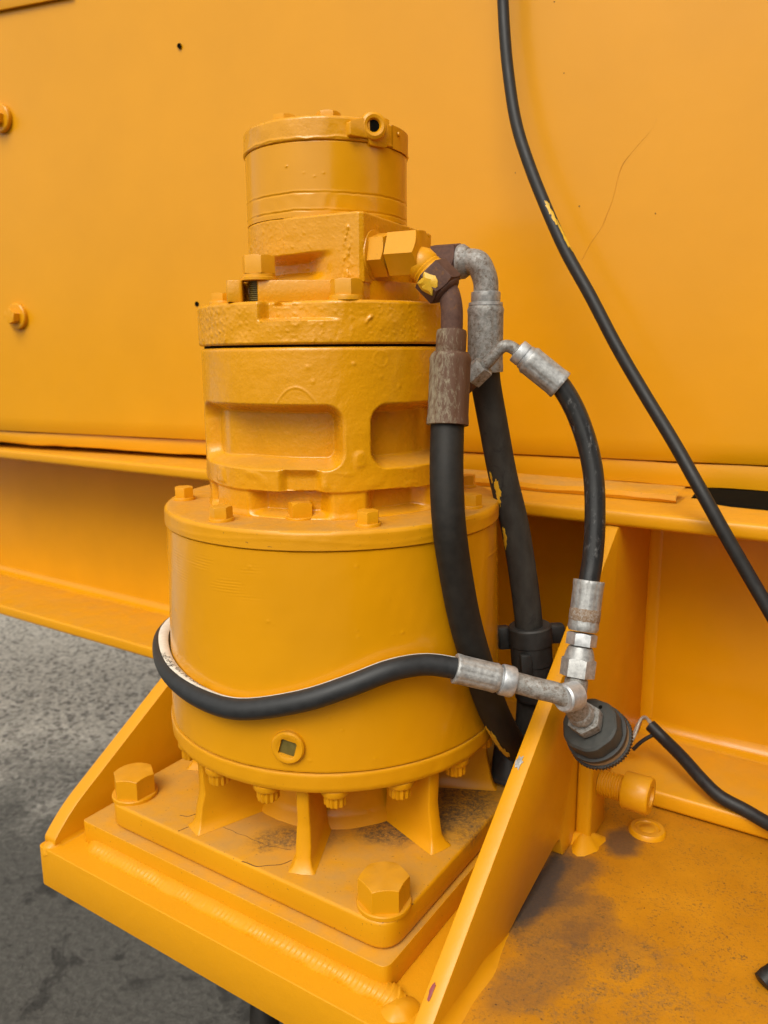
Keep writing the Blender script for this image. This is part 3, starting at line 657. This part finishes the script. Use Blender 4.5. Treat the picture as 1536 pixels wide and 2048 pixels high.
place('flange_screw', fb, 'paint', (.0135, -.1055, .2485), Z, gb, .28)
for dg in (211, 340, 30, 75, 120, 160): place('flange_screw', fb2, 'paint', (.1055*math.cos(R(dg)), .1055*math.sin(R(dg)), .2485), Z, gb, dg*.05)

# ------------------------------------------------------------------ hydraulic motor on top
hm_ = thing('hydraulic_motor', (0, 0, .2487), 'round yellow hydraulic motor with square port block on top of the gearbox', 'hydraulic motor')
# two bolt mounting flange with an open slot in its left ear
mfp = [(-.0585, -.0885), (.030, -.0885), (.078, -.055), (.078, .05), (.03, .085), (-.05, .085), (-.083, .03), (-.0835, -.0885), (-.0705, -.0885), (-.0705, -.066), (-.0585, -.066)]
prism('mounting_flange', lambda p, q, c: Vector((p, q, c)), roundpoly(mfp, .0025, 3), .2488, .2660, 'cast', hm_, .0012)
prof = [(.0062, 0)]
for k in range(11): prof += [(.0072, .0003+k*.0016), (.0072, .0007+k*.0016), (.0062, .0011+k*.0016), (.0062, .0014+k*.0016)]
lathe('bolt_thread', prof, 'olive', hm_, (-.0590, -.0775, .2488), Z, 24)
mb = hexmesh('flange_bolt_head', .0245, .0145, wash=0)
wsh = lathe('flat_washer', [(.0150, .2660), (.0154, .2664), (.0154, .2684), (.0138, .2690), (.0136, .2712), (.0120, .2716), (.006, .2717)], 'paint', hm_, (-.0575, -.0765, 0), Z, 40)
place('flange_bolt', mb, 'paint', (-.0575, -.0765, .2716), Z, hm_, .22)
# port block: square towards the ports, round elsewhere, undercut at the lower front
def blockrf(t, z, r0):
    # t measured in block axes
    c, s = np.cos(t), np.sin(t); sqr = .0728/np.maximum(np.abs(c), np.abs(s))
    # rounded corner
    cr = .0728-.004; corner = np.hypot(cr, cr)*0 + np.minimum(sqr, .0728*math.sqrt(2)-.0022)
    circ = .0722; a = ss(-.10, .12, c); flat = np.where(c > 0, corner, np.minimum(sqr, circ)); r = np.where(c > 0, corner, circ)
    r = np.maximum(circ, np.where(c > -.02, corner, circ))
    d = np.degrees(t); d = np.where(d > 180, d-360, d)
    m = ss(-195, -160, d)*(1-ss(-78, -56, d)); mm = np.maximum(m, ss(165, 200, np.where(d < 0, d+360, d))*(1-ss(282, 304, np.where(d < 0, d+360, d))))
    lip = .2915 - .003*np.cos(np.radians(d+100)*2)
    und = mm*ss(lip, lip-.006, z)*(1-ss(.2760, .2640, z)*.9)
    r = r - .0200*und
    return r, z
th = np.linspace(0, 2*math.pi, 900, endpoint=False); zs = np.concatenate([np.linspace(.2640, .3165, 84), [.3176, .3182]])
TT, ZZ = np.meshgrid(th, zs); rr, _ = blockrf(TT, ZZ, None); rr[-2] *= .992; rr[-1] *= .975
Xk = rr*np.cos(TT); Yk = rr*np.sin(TT); X = Xk[..., None]*np.array(KA) + Yk[..., None]*np.array(KB) + ZZ[..., None]*np.array(Z)
e = .00016*nz(X, 50, 2) + .00016*np.clip(nz(X, 180, 3)-.3, 0, 2)
# rough cast lettering band up the front right corner, drowned in paint
ka = (X @ np.array(KA)); kbb = (X @ np.array(KB))
lm = np.exp(-((ka-.0585)/.0035)**2)*(kbb < -.06)*ss(.262, .268, ZZ)*(1-ss(.306, .311, ZZ)); e = e + .0012*lm*np.clip(nz(X, 150, 6)+.2, 0, 1.4)
wide = np.exp(-((np.degrees(TT)-225)/9)**2); e = e + .0005*wide*np.clip(nz(X, 110, 1), -.3, 1.4)*np.clip(nz(X, 45, 4), 0, 1)*ss(.285, .292, ZZ)
X[..., 0] += e*np.cos(TT-.5205); X[..., 1] += e*np.sin(TT-.5205)
grid('port_block', X, 'cast', hm_, True, 60, None, True, True)
low = [dict()]
# block foot on the deck of the adapter at the port side
prism('port_foot', lambda p, q, c: kb(p, q, c), roundpoly([(.02, -.0722, .004), (.0718, -.0722, .004), (.0718, .072, .004), (.02, .072, .004)], .004, 4), .2488, .2662, 'cast', hm_, .001)
def barrf(t, z, r):
    X = np.stack([np.cos(t)*.072, np.sin(t)*.072, z], -1); X0 = X*np.array([1, 1, 0])
    for zc, w, h, amp in ((.3365, .0007, -.0005, .00035), (.3225, .0006, -.0004, .00045)):
        l = zc + amp*nz(X0, 9, 4) + amp*.5*nz(X0, 45, 5) + amp*.45*nz(X0, 120, 2); r = r + h*np.exp(-((z-l)/w)**2)*ss(-.9, .2, nz(X0, 14, 1))
        r = r + .00022*np.exp(-((z-l-.0014)/.0007)**2)*ss(-.6, .6, nz(X0, 11, 3))
    r = r + .00012*ss(.3365, .3345, z)*(1-ss(.3235, .3225, z))*nz(X, 70, 6)
    for (dc, zc, h) in ((243, .358, .0009), (262, .349, .0004), (268, .3515, .0004), (255, .352, .0003)):
        dd_ = (np.degrees(t)-dc)*.00126; r = r + h*np.exp(-(dd_**2+(z-zc)**2)/.0008**2)
    return r, z
bz = [(.0722, z) for z in np.linspace(.3180, .3758, 110)] + [(.0715, .3766)]
revolve('barrel', bz, 'gloss', hm_, 520, .00006, barrf, sc=20, smooth=60)
def ecrf(t, z, r):
    X = np.stack([np.cos(t)*.072, np.sin(t)*.072, z], -1); X0 = X*np.array([1, 1, 0])
    l = .3785 + .0008*nz(X0, 24, 2) + .0005*nz(X0, 70, 3); side = r > .07
    return r + side*(.0005*np.exp(-((z-l)/.0009)**2) + .0002*nz(X, 60, 4)), z
ez = [(.066, .3767), (.0722, .3768)] + [(.0731, z) for z in np.linspace(.3774, .3930, 30)] + [(.0726, .3945), (.0712, .3954), (.058, .3962), (.050, .4000), (.036, .4045), (.020, .4062), (.0001, .4066)]
revolve('end_cap', ez, 'cast', hm_, 520, .00012, ecrf, sc=26, smooth=50, cap1=False)
ebm = hexmesh('end_cap_bolt', .0180, .0052, cham=.86)
for dg in (235, 272, 318, 0, 45, 92, 140, 187): place('end_cap_bolt', ebm, 'paint', (.0590*math.cos(R(dg)), .0590*math.sin(R(dg)), .3952), Z, hm_, dg*.04)
# bleed fitting boss
bd = R(-58); bx = Vector((math.cos(bd), math.sin(bd), 0)); by = Vector((-math.sin(bd), math.cos(bd), 0))
def bf(p, q, c): return bx*c + by*p + Z*q
prism('bleed_boss', bf, roundpoly([(-.0235, .3795), (-.006, .3795), (-.004, .3745), (.012, .3745), (.0145, .379), (.0145, .394), (-.012, .394), (-.0235, .390)], .0015, 3), .060, .0752, 'cast', hm_, .0012)
fx = Vector((.16, -.98, .0)).normalized(); fo = Vector((.0375, -.0560, .3892))
lathe('bleed_fitting', [(.0112, -.004), (.0112, .0090), (.0104, .0112), (.0082, .0124), (.0060, .0118), (.0048, .0100), (.0042, .004), (.0001, .004)], 'paint', hm_, fo, fx, 40)
lathe('bleed_hole', [(.0050, .0098), (.0001, .0099)], 'hole', hm_, fo, fx, 24)
nd = R(-27); nx = Vector((math.cos(nd), math.sin(nd), 0)); ny = Vector((-math.sin(nd), math.cos(nd), 0)); rows = []
for q in np.linspace(.3762, .3945, 5): rows.append(np.array([np.array(Vector((math.cos(nd+a)*.0738, math.sin(nd+a)*.0738, q))) for a in np.linspace(-.24, .24, 12)]))
Xn = np.stack(rows); inner = Xn.copy(); inner[..., :2] *= .985
grid('name_plate', np.concatenate([inner[:1], Xn, inner[-1:]]), 'paint', hm_, False, 40)
lathe('plate_rivet', [(.0022, .0735), (.0020, .0746), (.0001, .0751)], 'paint', hm_, Z*.389 - ny*.009, nx, 16)
# port adapters
for name, b in (('port_adapter', -.050), ('port_adapter', .033)):
    pa = place(name, hexmesh('port_hex', .0315, .0150, cham=.92), 'paint', kb(.0725, b, .286), KA, hm_, .3)
    lathe('port_seat', [(.0205, .0722), (.0200, .0736), (.0165, .0741)], 'cast', hm_, kb(0, b, .286), KA, 40)
    lathe('adapter_neck', [(.0135, .0874), (.0140, .0880), (.0140, .0900)], 'olive', hm_, kb(0, b, .286), KA, 40)

# ================================================================== HOSES AND FITTINGS
def ferrule(name, p0, p1, r, mat, par, collar=None, grooves=0, label=None):
    """crimped sleeve from p0 (fitting end) to p1 (hose end), flutes pressed along it"""
    p0, p1 = Vector(p0), Vector(p1); h = (p1-p0).length; pr_ = []
    for k in range(15):
        t = k/14; rr = r*(.93 if t < .04 else 1.0); rr *= (.97 if .08 < t < .9 else 1.0)
        pr_.append((rr, h*t))
    pr_ = [(r*.6, 0)] + [(r*.9, .0002)] + pr_[1:] + [(r*.97, h+.0004), (r*.78, h+.0003)]
    return lathe(name, pr_, mat, par, p0, p1-p0, 64, 50, label, rf=lambda th, rr, hh: rr*(1.01-.045*np.clip(np.cos(10*th), 0, 1)**3*(1 if .08*h < hh < .94*h else .1)))
def hose(loc, label): return thing('hydraulic_hose', loc, label, 'hose')
# --- hose 1: rusty fitting, nearest the camera
h1 = hose(kb(.09, -.05, .286), 'thick black hose with rusty brown ferrule hanging from the front motor port')
eb = place('elbow_body', hexmesh('elbow_hex', .0335, .026, cham=.86), 'paint', kb(.0898, -.05, .286), KA, h1, .10)
d45 = (KA*.70 + Z*-.70 + KB*.05).normalized(); ec = kb(.105, -.05, .2865)
lathe('elbow_neck', [(.0100, .004), (.0132, .010), (.0136, .016), (.0128, .0185), (.0135, .0195), (.0130, .0215), (.0138, .0225), (.0138, .030)], 'paint', h1, ec, d45, 40)
place('swivel_nut', hexmesh('swivel_nut', .0285, .0195, cham=.93), 'rust', ec + d45*.0235, d45, h1, .25)
lathe('nut_collar', [(.0130, .0425), (.0128, .0440), (.0112, .0455), (.0092, .0462)], 'rust', h1, ec, d45, 32)
p1 = Path([ec+d45*.034, ec+d45*.044, Vector((.0966, -.1122, .2475)), Vector((.0975, -.1138, .2370)), Vector((.0972, -.1148, .214))], .0012)
tube('bent_pipe', p1, .0088, 'rust', h1, 28)
F0, F1 = Vector((.0972, -.1145, .2215)), Vector((.0926, -.127, .1500)); fd = (F1-F0).normalized()
lathe('ferrule_collar', [(.0085, -.003), (.0118, -.0025), (.0122, .0), (.0122, .0125), (.0118, .0145), (.0140, .0150), (.0140, .0165)], 'rust_streak', h1, F0, fd, 40)
ferrule('ferrule', F0+fd*.016, F1, .0168, 'rust_streak', h1)
H1 = Path([F1-fd*.012, F1+fd*.004, (.0901, -.141, .1113), (.0912, -.149, .0723), (.0978, -.1451, .0298), (.1077, -.1379, -.0156), (.1238, -.1237, -.0664), (.1385, -.1079, -.1068), (.1600, -.0770, -.1513), (.1760, -.045, -.178), (.1800, -.012, -.196)], .003)
tube('hose_tube', H1, .0135, 'rubber', h1, 36)
lathe('end_fitting', [(.013, -.004), (.0165, -.003), (.0165, .03), (.0140, .032), (.0140, .06)], 'dark', h1, (.1800, -.012, -.196), H1.t[-1].tolist(), 32)
lathe('end_elbow', [(.020, 0), (.0205, .004), (.0190, .006), (.0190, .030), (.0165, .036), (.010, .040), (.0001, .041)], 'dark', h1, (.1740, -.0270, -.2244), (.12, .25, 1), 36)
def flecks(par, path, r, lst):
    for k, (d, x, ln, wd, sd) in enumerate(lst):
        # x: -1..1 across the tube as seen from the camera
        p, a, b, t = path.at(d*path.len); view = np.array(CAMLOC)-p; view -= t*(view@t); view /= np.linalg.norm(view); side = np.cross(t, view)
        nrm_ = view*math.sqrt(max(0, 1-x*x)) - side*x; ang = math.atan2(nrm_@b, nrm_@a)
        fleck('paint_fleck', path, d*path.len, ang, ln, wd, r, 'chip', par, sd)
flecks(h1, H1, .0135, [(.515, .05, .010, .0035, 3), (.503, -.1, .006, .002, 5), (.76, -.8, .055, .007, 9), (.81, -.75, .03, .007, 11), (.72, -.9, .03, .005, 12)])
# paint clot on the nut
cv = -KB; cw = Vector(d45).cross(KB).normalized(); rn = random.Random(5)
def clot(q, a, r): return ec + d45*(.0250+.0160*q) + (cv*math.cos(a) + cw*math.sin(a))*r
ring_ = [(0, -.70), (.10, -.3), (0, .05), (.3, .16), (.55, .30), (.80, .22), (1.0, .0), (.92, -.3), (1.05, -.55), (.7, -.72), (.4, -.85), (.2, -.80)]
V = [clot(.5, -.28, .0172)] + [clot(.5+(q-.5)*.55, -.28+(a+.28)*.55, .0164+.0012*rn.random()) for q, a in ring_] + [clot(q, a, .0160) for q, a in ring_] + [clot(q, a, .0140) for q, a in ring_]; n_ = len(ring_)
mesh('paint_clot', V, [(0, 1+k, 1+(k+1) % n_) for k in range(n_)] + [(1+o+k, 1+o+n_+k, 1+o+n_+(k+1) % n_, 1+o+(k+1) % n_) for o in (0, n_) for k in range(n_)], 'chip', h1, 25)
# --- hose 2: galvanised elbow, behind
h2 = hose(kb(.09, .033, .286), 'thick black hose with grey galvanised elbow and speckled ferrule from the rear motor port')
place('swivel_nut', hexmesh('swivel_nut_rear', .0305, .0260, cham=.93), 'rust', kb(.0898, .033, .2865), KA, h2, .2)
lathe('nut_collar', [(.0145, .1155), (.0150, .117), (.0150, .120), (.0120, .1245)], 'zinc_rusty', h2, kb(0, .033, .2865), KA, 32)
G0 = Vector((.1388, -.040, .2590)); 
p2 = Path([kb(.112, .033, .2865), kb(.124, .0325, .2865), kb(.134, .030, .2845) + Z*0, Vector((.1345, -.0405, .279)), Vector((.1385, -.0405, .268)), Vector((.1388, -.040, .252))], .0015)
tube('elbow_pipe', p2, .0110, 'zinc_rusty', h2, 32)
lathe('ferrule_collar', [(.010, -.001), (.0128, 0), (.0130, .0015), (.0130, .0075), (.0125, .0085), (.0150, .009), (.0152, .0115)], 'zinc', h2, (.1388, -.040, .2595), (.002, 0, -1), 40)
ferrule('ferrule', (.1388, -.040, .2485), (.1395, -.0385, .1900), .0162, 'zinc_rusty', h2)
H2 = Path([(.1394, -.0388, .205), (.1400, -.0380, .183), (.149, -.034, .1407), (.1594, -.031, .0935), (.1722, -.030, .0449), (.1815, -.030, -.0049), (.1882, -.030, -.0507), (.1915, -.030, -.09), (.193, -.026, -.150), (.190, -.018, -.215)], .003)
tube('hose_tube', H2, .0135, 'rubber_dusty', h2, 36)
flecks(h2, H2, .0135, [(.285, -.55, .020, .006, 21), (.31, -.65, .016, .004, 22), (.26, -.8, .012, .003, 23), (.40, -.82, .018, .005, 24), (.42, -.9, .012, .004, 25)])
# --- clamp round hose 2
hc = thing('hose_clamp', (.1885, -.03, -.06), 'dark two-piece hose clamp gripping the rear hose between drum and gusset', 'hose clamp')
ca = Vector(H2.at(.30)[3].tolist())*-1; ca = Vector((-.09, 0, 1)).normalized(); co = Vector((.1935, -.030, -.100))
lathe('clamp_body', [(.0142, .044), (.0195, .0445), (.0212, .043), (.0212, .026), (.0204, .025), (.0204, .006), (.0196, .005), (.0190, -.03), (.0178, -.032)], 'dark', hc, co, ca, 48)
box('clamp_lug', lambda a, b, c: co + Vector((a, b, 0)) + ca*c, (-.031, .006, .016), (-.018, .018, .040), 'dark', hc, .003)
box('clamp_lug', lambda a, b, c: co + Vector((a, b, 0)) + ca*c, (.018, .008, .020), (.038, .020, .040), 'dark', hc, .003)
box('latch', lambda a, b, c: co + Vector((a, b, 0)) + ca*c, (-.0160, -.0235, .000), (-.0050, -.017, .022), 'dark', hc, .0015)
# --- hose 3: thin, from a small elbow to the tee
h3 = hose((.1393, -.075, .2), 'thin glossy black hose looping from the small elbow down to the tee', )
e0, e1 = Vector((.1225, -.0635, .1845)), Vector((.1405, -.073, .2035)); ed = (e1-e0).normalized()
place('elbow_nut', hexmesh('small_nut', .0185, .0165, cham=.93), 'zinc_rusty', e0, ed, h3, .4)
lathe('elbow_stub', [(.0075, -.016), (.0085, -.015), (.0085, 0)], 'rust', h3, e0, ed, 24)
p3 = Path([e0+ed*.012, e0+ed*.021, (.1462, -.075, .2108), (.1532, -.0762, .2118), (.1610, -.0775, .2066), (.166, -.079, .2025)], .001)
tube('elbow_pipe', p3, .0052, 'zinc_rusty', h3, 20)
q0, q1 = Vector((.1595, -.0778, .2083)), Vector((.1955, -.0865, .1790)); qd = (q1-q0).normalized()
lathe('ferrule_collar', [(.005, -.001), (.0100, 0), (.0104, .001), (.0104, .007), (.0096, .0078), (.0108, .0082), (.0110, .0120)], 'zinc_bright', h3, q0, qd, 36)
ferrule('ferrule', q0+qd*.011, q1, .0128, 'zinc', h3)
b1, b0 = Vector((.2165, -.1205, .0145)), Vector((.2095, -.1303, -.0270)); bd_ = (b1-b0).normalized()
H3 = Path([q1-qd*.01, q1, (.208, -.090, .1578), (.2182, -.096, .1283), (.2232, -.102, .0987), (.2231, -.110, .061), (.2202, -.116, .0316), b1, b1-bd_*.01], .0025)
tube('hose_tube', H3, .0088, 'rubber_gloss', h3, 32)
ferrule('ferrule', b0, b1, .0130, 'zinc', h3)
lathe('rust_patch', [(.0126, .0085), (.01312, .010), (.01312, .018), (.0126, .0195)], 'rust_band', h3, b0, bd_, 48)
place('hex_collar', hexmesh('hex_collar', .0222, .0105, cham=.95), 'zinc_bright', b0-bd_*.012, bd_, h3, .3)
lathe('nut_shoulder', [(.0085, -.0125), (.0100, -.0135), (.0118, -.0185), (.0128, -.0240), (.0105, -.0245)], 'zinc', h3, b0, bd_, 36)
place('swivel_nut', hexmesh('tee_nut', .0252, .0155, cham=.90), 'zinc', b0-bd_*.0385, bd_, h3, .15)
# --- tee and switch body
CE = Vector((.2153, -.1400, -.1077)); cx_ = (Vector((.2353, -.124, -.1340)) - CE).normalized()     # axis into the scene
T0 = CE - cx_*.036
ps = thing('pressure_switch', CE + cx_*.02, 'round grey-green hex switch body with black toothed ring below the tee fitting', 'pressure switch')
lathe('switch_body', [(.0001, -.0035), (.0125, -.0035), (.0130, -.001), (.0225, -.0005), (.0245, .0010), (.0250, .0030), (.0250, .0150), (.0240, .0160)], 'slate', ps, CE, cx_, 72, 30, rf=lambda th, r, h: np.minimum(max(r, 1e-5), np.where(h*1.0 > .0005, 10, 10))*np.where(r > .022, np.minimum(1, .965/np.cos((th+math.pi/6) % (math.pi/3)-math.pi/6)), 1))
lathe('rubber_ring', [(.0235, .0150), (.0272, .0155), (.0276, .0175), (.0272, .0195), (.024, .020)], 'dark', ps, CE, cx_, 72)
lathe('tape_ring', [(.0245, .0190), (.0262, .0195), (.0262, .0260), (.0245, .0265)], 'tape', ps, CE, cx_, 60)
lathe('toothed_ring', [(.024, .0255), (.0282, .0260), (.0282, .0300), (.0250, .0305), (.020, .034)], 'dark', ps, CE, cx_, 240, 60, rf=lambda th, r, h: r*(1+(.018*np.sign(np.cos(60*th)) if r > .026 else 0)))
lathe('vent_hole', [(.0018, -.0009), (.0001, -.0008)], 'hole', ps, CE + Vector(axes(cx_)[0])*.0175 + Vector(axes(cx_)[1])*.003, cx_, 16)
tf = thing('tee_fitting', T0, 'grey steel tee fitting joining two thin hoses to the switch', 'pipe fitting')
up3 = (b0 - bd_*.040 - T0); 
lathe('tee_run', [(.0075, -.012), (.0092, -.011), (.0096, 0), (.0094, .012), (.0108, .014), (.0110, .019), (.0096, .021), (.0096, .024)], 'zinc_rusty', tf, T0, cx_, 36)
place('lock_nut', hexmesh('lock_nut', .0262, .0095, cham=.95), 'zinc_rusty', T0 + cx_*.0235, cx_, tf, .2)
lathe('tee_branch', [(.0098, -.002), (.0098, max(.012, up3.length-.002))], 'zinc_rusty', tf, T0, up3, 32)
# --- hose 4: thin, wrapped round the drum
h4 = hose((.12, -.157, -.055), 'thin black hose with white printed band wrapped round the front of the drum')
tl = Vector((.1905, -.1665, -.0705))
s4 = [Vector((.1875, -.1640, -.0710)), Vector((.1770, -.1630, -.0668)), Vector((.1640, -.1610, -.0640)), Vector((.1500, -.1582, -.0605)), Vector((.1410, -.1575, -.0582))]
tube('elbow_pipe', Path(s4, .0015), .0088, 'zinc_rusty', h4, 28)
c0, c1 = Vector((.1430, -.1576, -.0588)), Vector((.0958, -.1578, -.0452)); cdv = (c1-c0).normalized()
lathe('swivel_collar', [(.0085, -.0015), (.0122, -.001), (.0128, .0005), (.0128, .0090), (.0122, .0102), (.0100, .0105), (.0100, .0125)], 'zinc_bright', h4, c0, cdv, 40)
ferrule('ferrule', c0+cdv*.0118, c1, .0122, 'zinc', h4)
rim = (tl - s4[0]).normalized()
lathe('pipe_nut', [(.0078, .0035), (.0102, .004), (.0116, .0025), (.0120, -.001), (.0120, -.012), (.0105, -.014)], 'zinc_bright', h4, Vector((.1860, -.1655, -.0708)), Vector((-.80, -.50, .10)), 40)
inw = lambda q: (lambda v: v)(np.array([0, 0, .80]) + .62*np.array([-q[0], -q[1], 0])/max(1e-6, math.hypot(q[0], q[1])))
H4 = Path([c1-cdv*.008, c1, (.0709, -.1600, -.0402), (.0419, -.168, -.041), (.0099, -.1715, -.0512), (-.0302, -.1685, -.0645), (-.0801, -.1510, -.0772), (-.1166, -.123, -.0780), (-.1467, -.084, -.0740), (-.1655, -.036, -.0708), (-.1735, .02, -.07), (-.160, .075, -.07), (-.12, .13, -.072), (-.05, .17, -.075)], .0025, ref=inw)
tube('hose_tube', H4, .0088, 'rubber_new', h4, 36)
# white printed band, bonded to the hose
r4 = .0088; a0, a1 = -.54, .54; s0, s1 = .010, H4.len*.80
tw = lambda d: float(.10-.50*ss(.19, .30, d)); ss_ = np.linspace(s0, s1, 150); an = np.linspace(a0, a1, 11)
Xb = np.stack([np.stack([H4.surf(d, a+tw(d), r4+.00035) for a in an]) for d in ss_]); lo0 = np.stack([H4.surf(d, a0+tw(d), r4-.0004) for d in ss_])[:, None]; lo1 = np.stack([H4.surf(d, a1+tw(d), r4-.0004) for d in ss_])[:, None]
bnd = grid('print_band', np.concatenate([lo0, Xb, lo1], 1), 'band', h4, False, 60)
def hose_text(txt, d_start, ang, size):
    """lettering printed on the band, read along the hose away from the fitting, wrapped on its curve"""
    cu = bpy.data.curves.new('txt', 'FONT'); cu.body = txt; cu.size = 1; o = bpy.data.objects.new('txt', cu); C.objects.link(o)
    dg_ = bpy.context.evaluated_depsgraph_get(); me = bpy.data.meshes.new_from_object(o.evaluated_get(dg_)); bpy.data.objects.remove(o); off = wloc(h4)
    V = [tuple(Vector(H4.surf(d_start + v.co.x*size, ang + tw(d_start + v.co.x*size) - (v.co.y-.35)*size/r4, r4+.0006).tolist()) - off) for v in me.vertices]
    m2 = bpy.data.meshes.new('printed_text'); m2.from_pydata(V, [], [tuple(p.vertices) for p in me.polygons]); m2.update()
    o2 = link('printed_text', m2, 'ink', bnd, None); return o2
dF = H4.len
def dnear(p): return H4.s[int(np.argmin(np.linalg.norm(H4.p - np.array(p), axis=1)))]
dt = dnear((-.0801, -.151, -.0772))
hose_text('(5000 PSI) 34.5 MPa W/P 1/4', dt+.040, .02, .0066)
hose_text('-40 C to +100 C', dt+.094, -.36, .0048)

# ------------------------------------------------------------------ cables
pc = thing('power_cable', (.285, .12, .27), 'long black cable hanging diagonally in front of the yellow panel', 'cable')
PCP = Path([(.195, .205, .80), (.1955, .205, .72), (.1972, .2, .62), (.199, .2, .5902), (.1996, .192, .557), (.2023, .182, .5132), (.2081, .165, .4574), (.2178, .145, .4117), (.2309, .125, .3671), (.2496, .1, .3126), (.2704, .075, .2648), (.2908, .048, .2134), (.3128, .02, .164), (.3298, -.012, .122), (.3449, -.045, .079), (.3622, -.065, .0396), (.3814, -.08, .0014), (.4025, -.1, -.042), (.44, -.13, -.12), (.50, -.17, -.24)], .006)
tube('cable_sheath', PCP, .0064, 'cable', pc, 24)
flecks(pc, PCP, .0064, [(float(PCP.s[int(np.argmin(np.linalg.norm(PCP.p-np.array(q), axis=1)))]/PCP.len), x, ln, wd, sd) for q, x, ln, wd, sd in (((.2360, .1185, .353), .35, .022, .005, 31), ((.246, .105, .325), .8, .040, .004, 32), ((.2385, .115, .347), .5, .020, .004, 33))])
sc_ = thing('cut_cable', (.36, .02, -.21), 'short black cable with bare grey wire end lying over the right deck', 'cable')
SC = Path([(.3490, .0435, -.2045), (.3602, .0277, -.215), (.3686, .001, -.222), (.3775, -.0284, -.232), (.3875, -.0474, -.24), (.4058, -.0637, -.246), (.4219, -.0864, -.25), (.4402, -.1185, -.25), (.48, -.18, -.255)], .003)
tube('cable_sheath', SC, .0068, 'cable', sc_, 28)
tube('bare_wire', Path([(.3520, .040, -.2065), (.3494, .0446, -.203), (.3485, .0560, -.200), (.3435, .058, -.2045), (.3390, .0535, -.212), (.3320, .0470, -.222), (.3225, .0470, -.238), (.318, .047, -.246)], .002), .0017, 'wire', sc_, 12)
tube('bare_wire', Path([(.3520, .040, -.2045), (.3500, .0480, -.201), (.3475, .0590, -.203), (.3400, .058, -.211), (.3340, .052, -.222), (.3290, .0500, -.236)], .002), .0014, 'wire', sc_, 12)
tube('bare_wire', Path([(.3525, .036, -.212), (.346, .038, -.216), (.338, .040, -.223), (.331, .043, -.233)], .002), .0022, 'cable', sc_, 12)
ce = thing('cable_end', uv(.405, -.006, -.262), 'black cable end at the right edge lying on the deck', 'cable')
tube('cable_sheath', Path([uv(.4095, -.012, -.268), uv(.4165, -.004, -.262), uv(.430, .003, -.256), uv(.46, .0, -.258), uv(.52, -.03, -.262)], .003), .0075, 'cable', ce, 24)
uh = thing('under_hose', (-.05, -.17, -.38), 'dark hose hanging below the front edge of the bracket plate', 'hose')
tube('hose_tube', Path([(-.066, -.15, -.335), (-.070, -.162, -.36), (-.066, -.172, -.40), (-.05, -.17, -.46), (.02, -.13, -.52), (.12, -.06, -.5)], .004), .013, 'rubber', uh, 24)
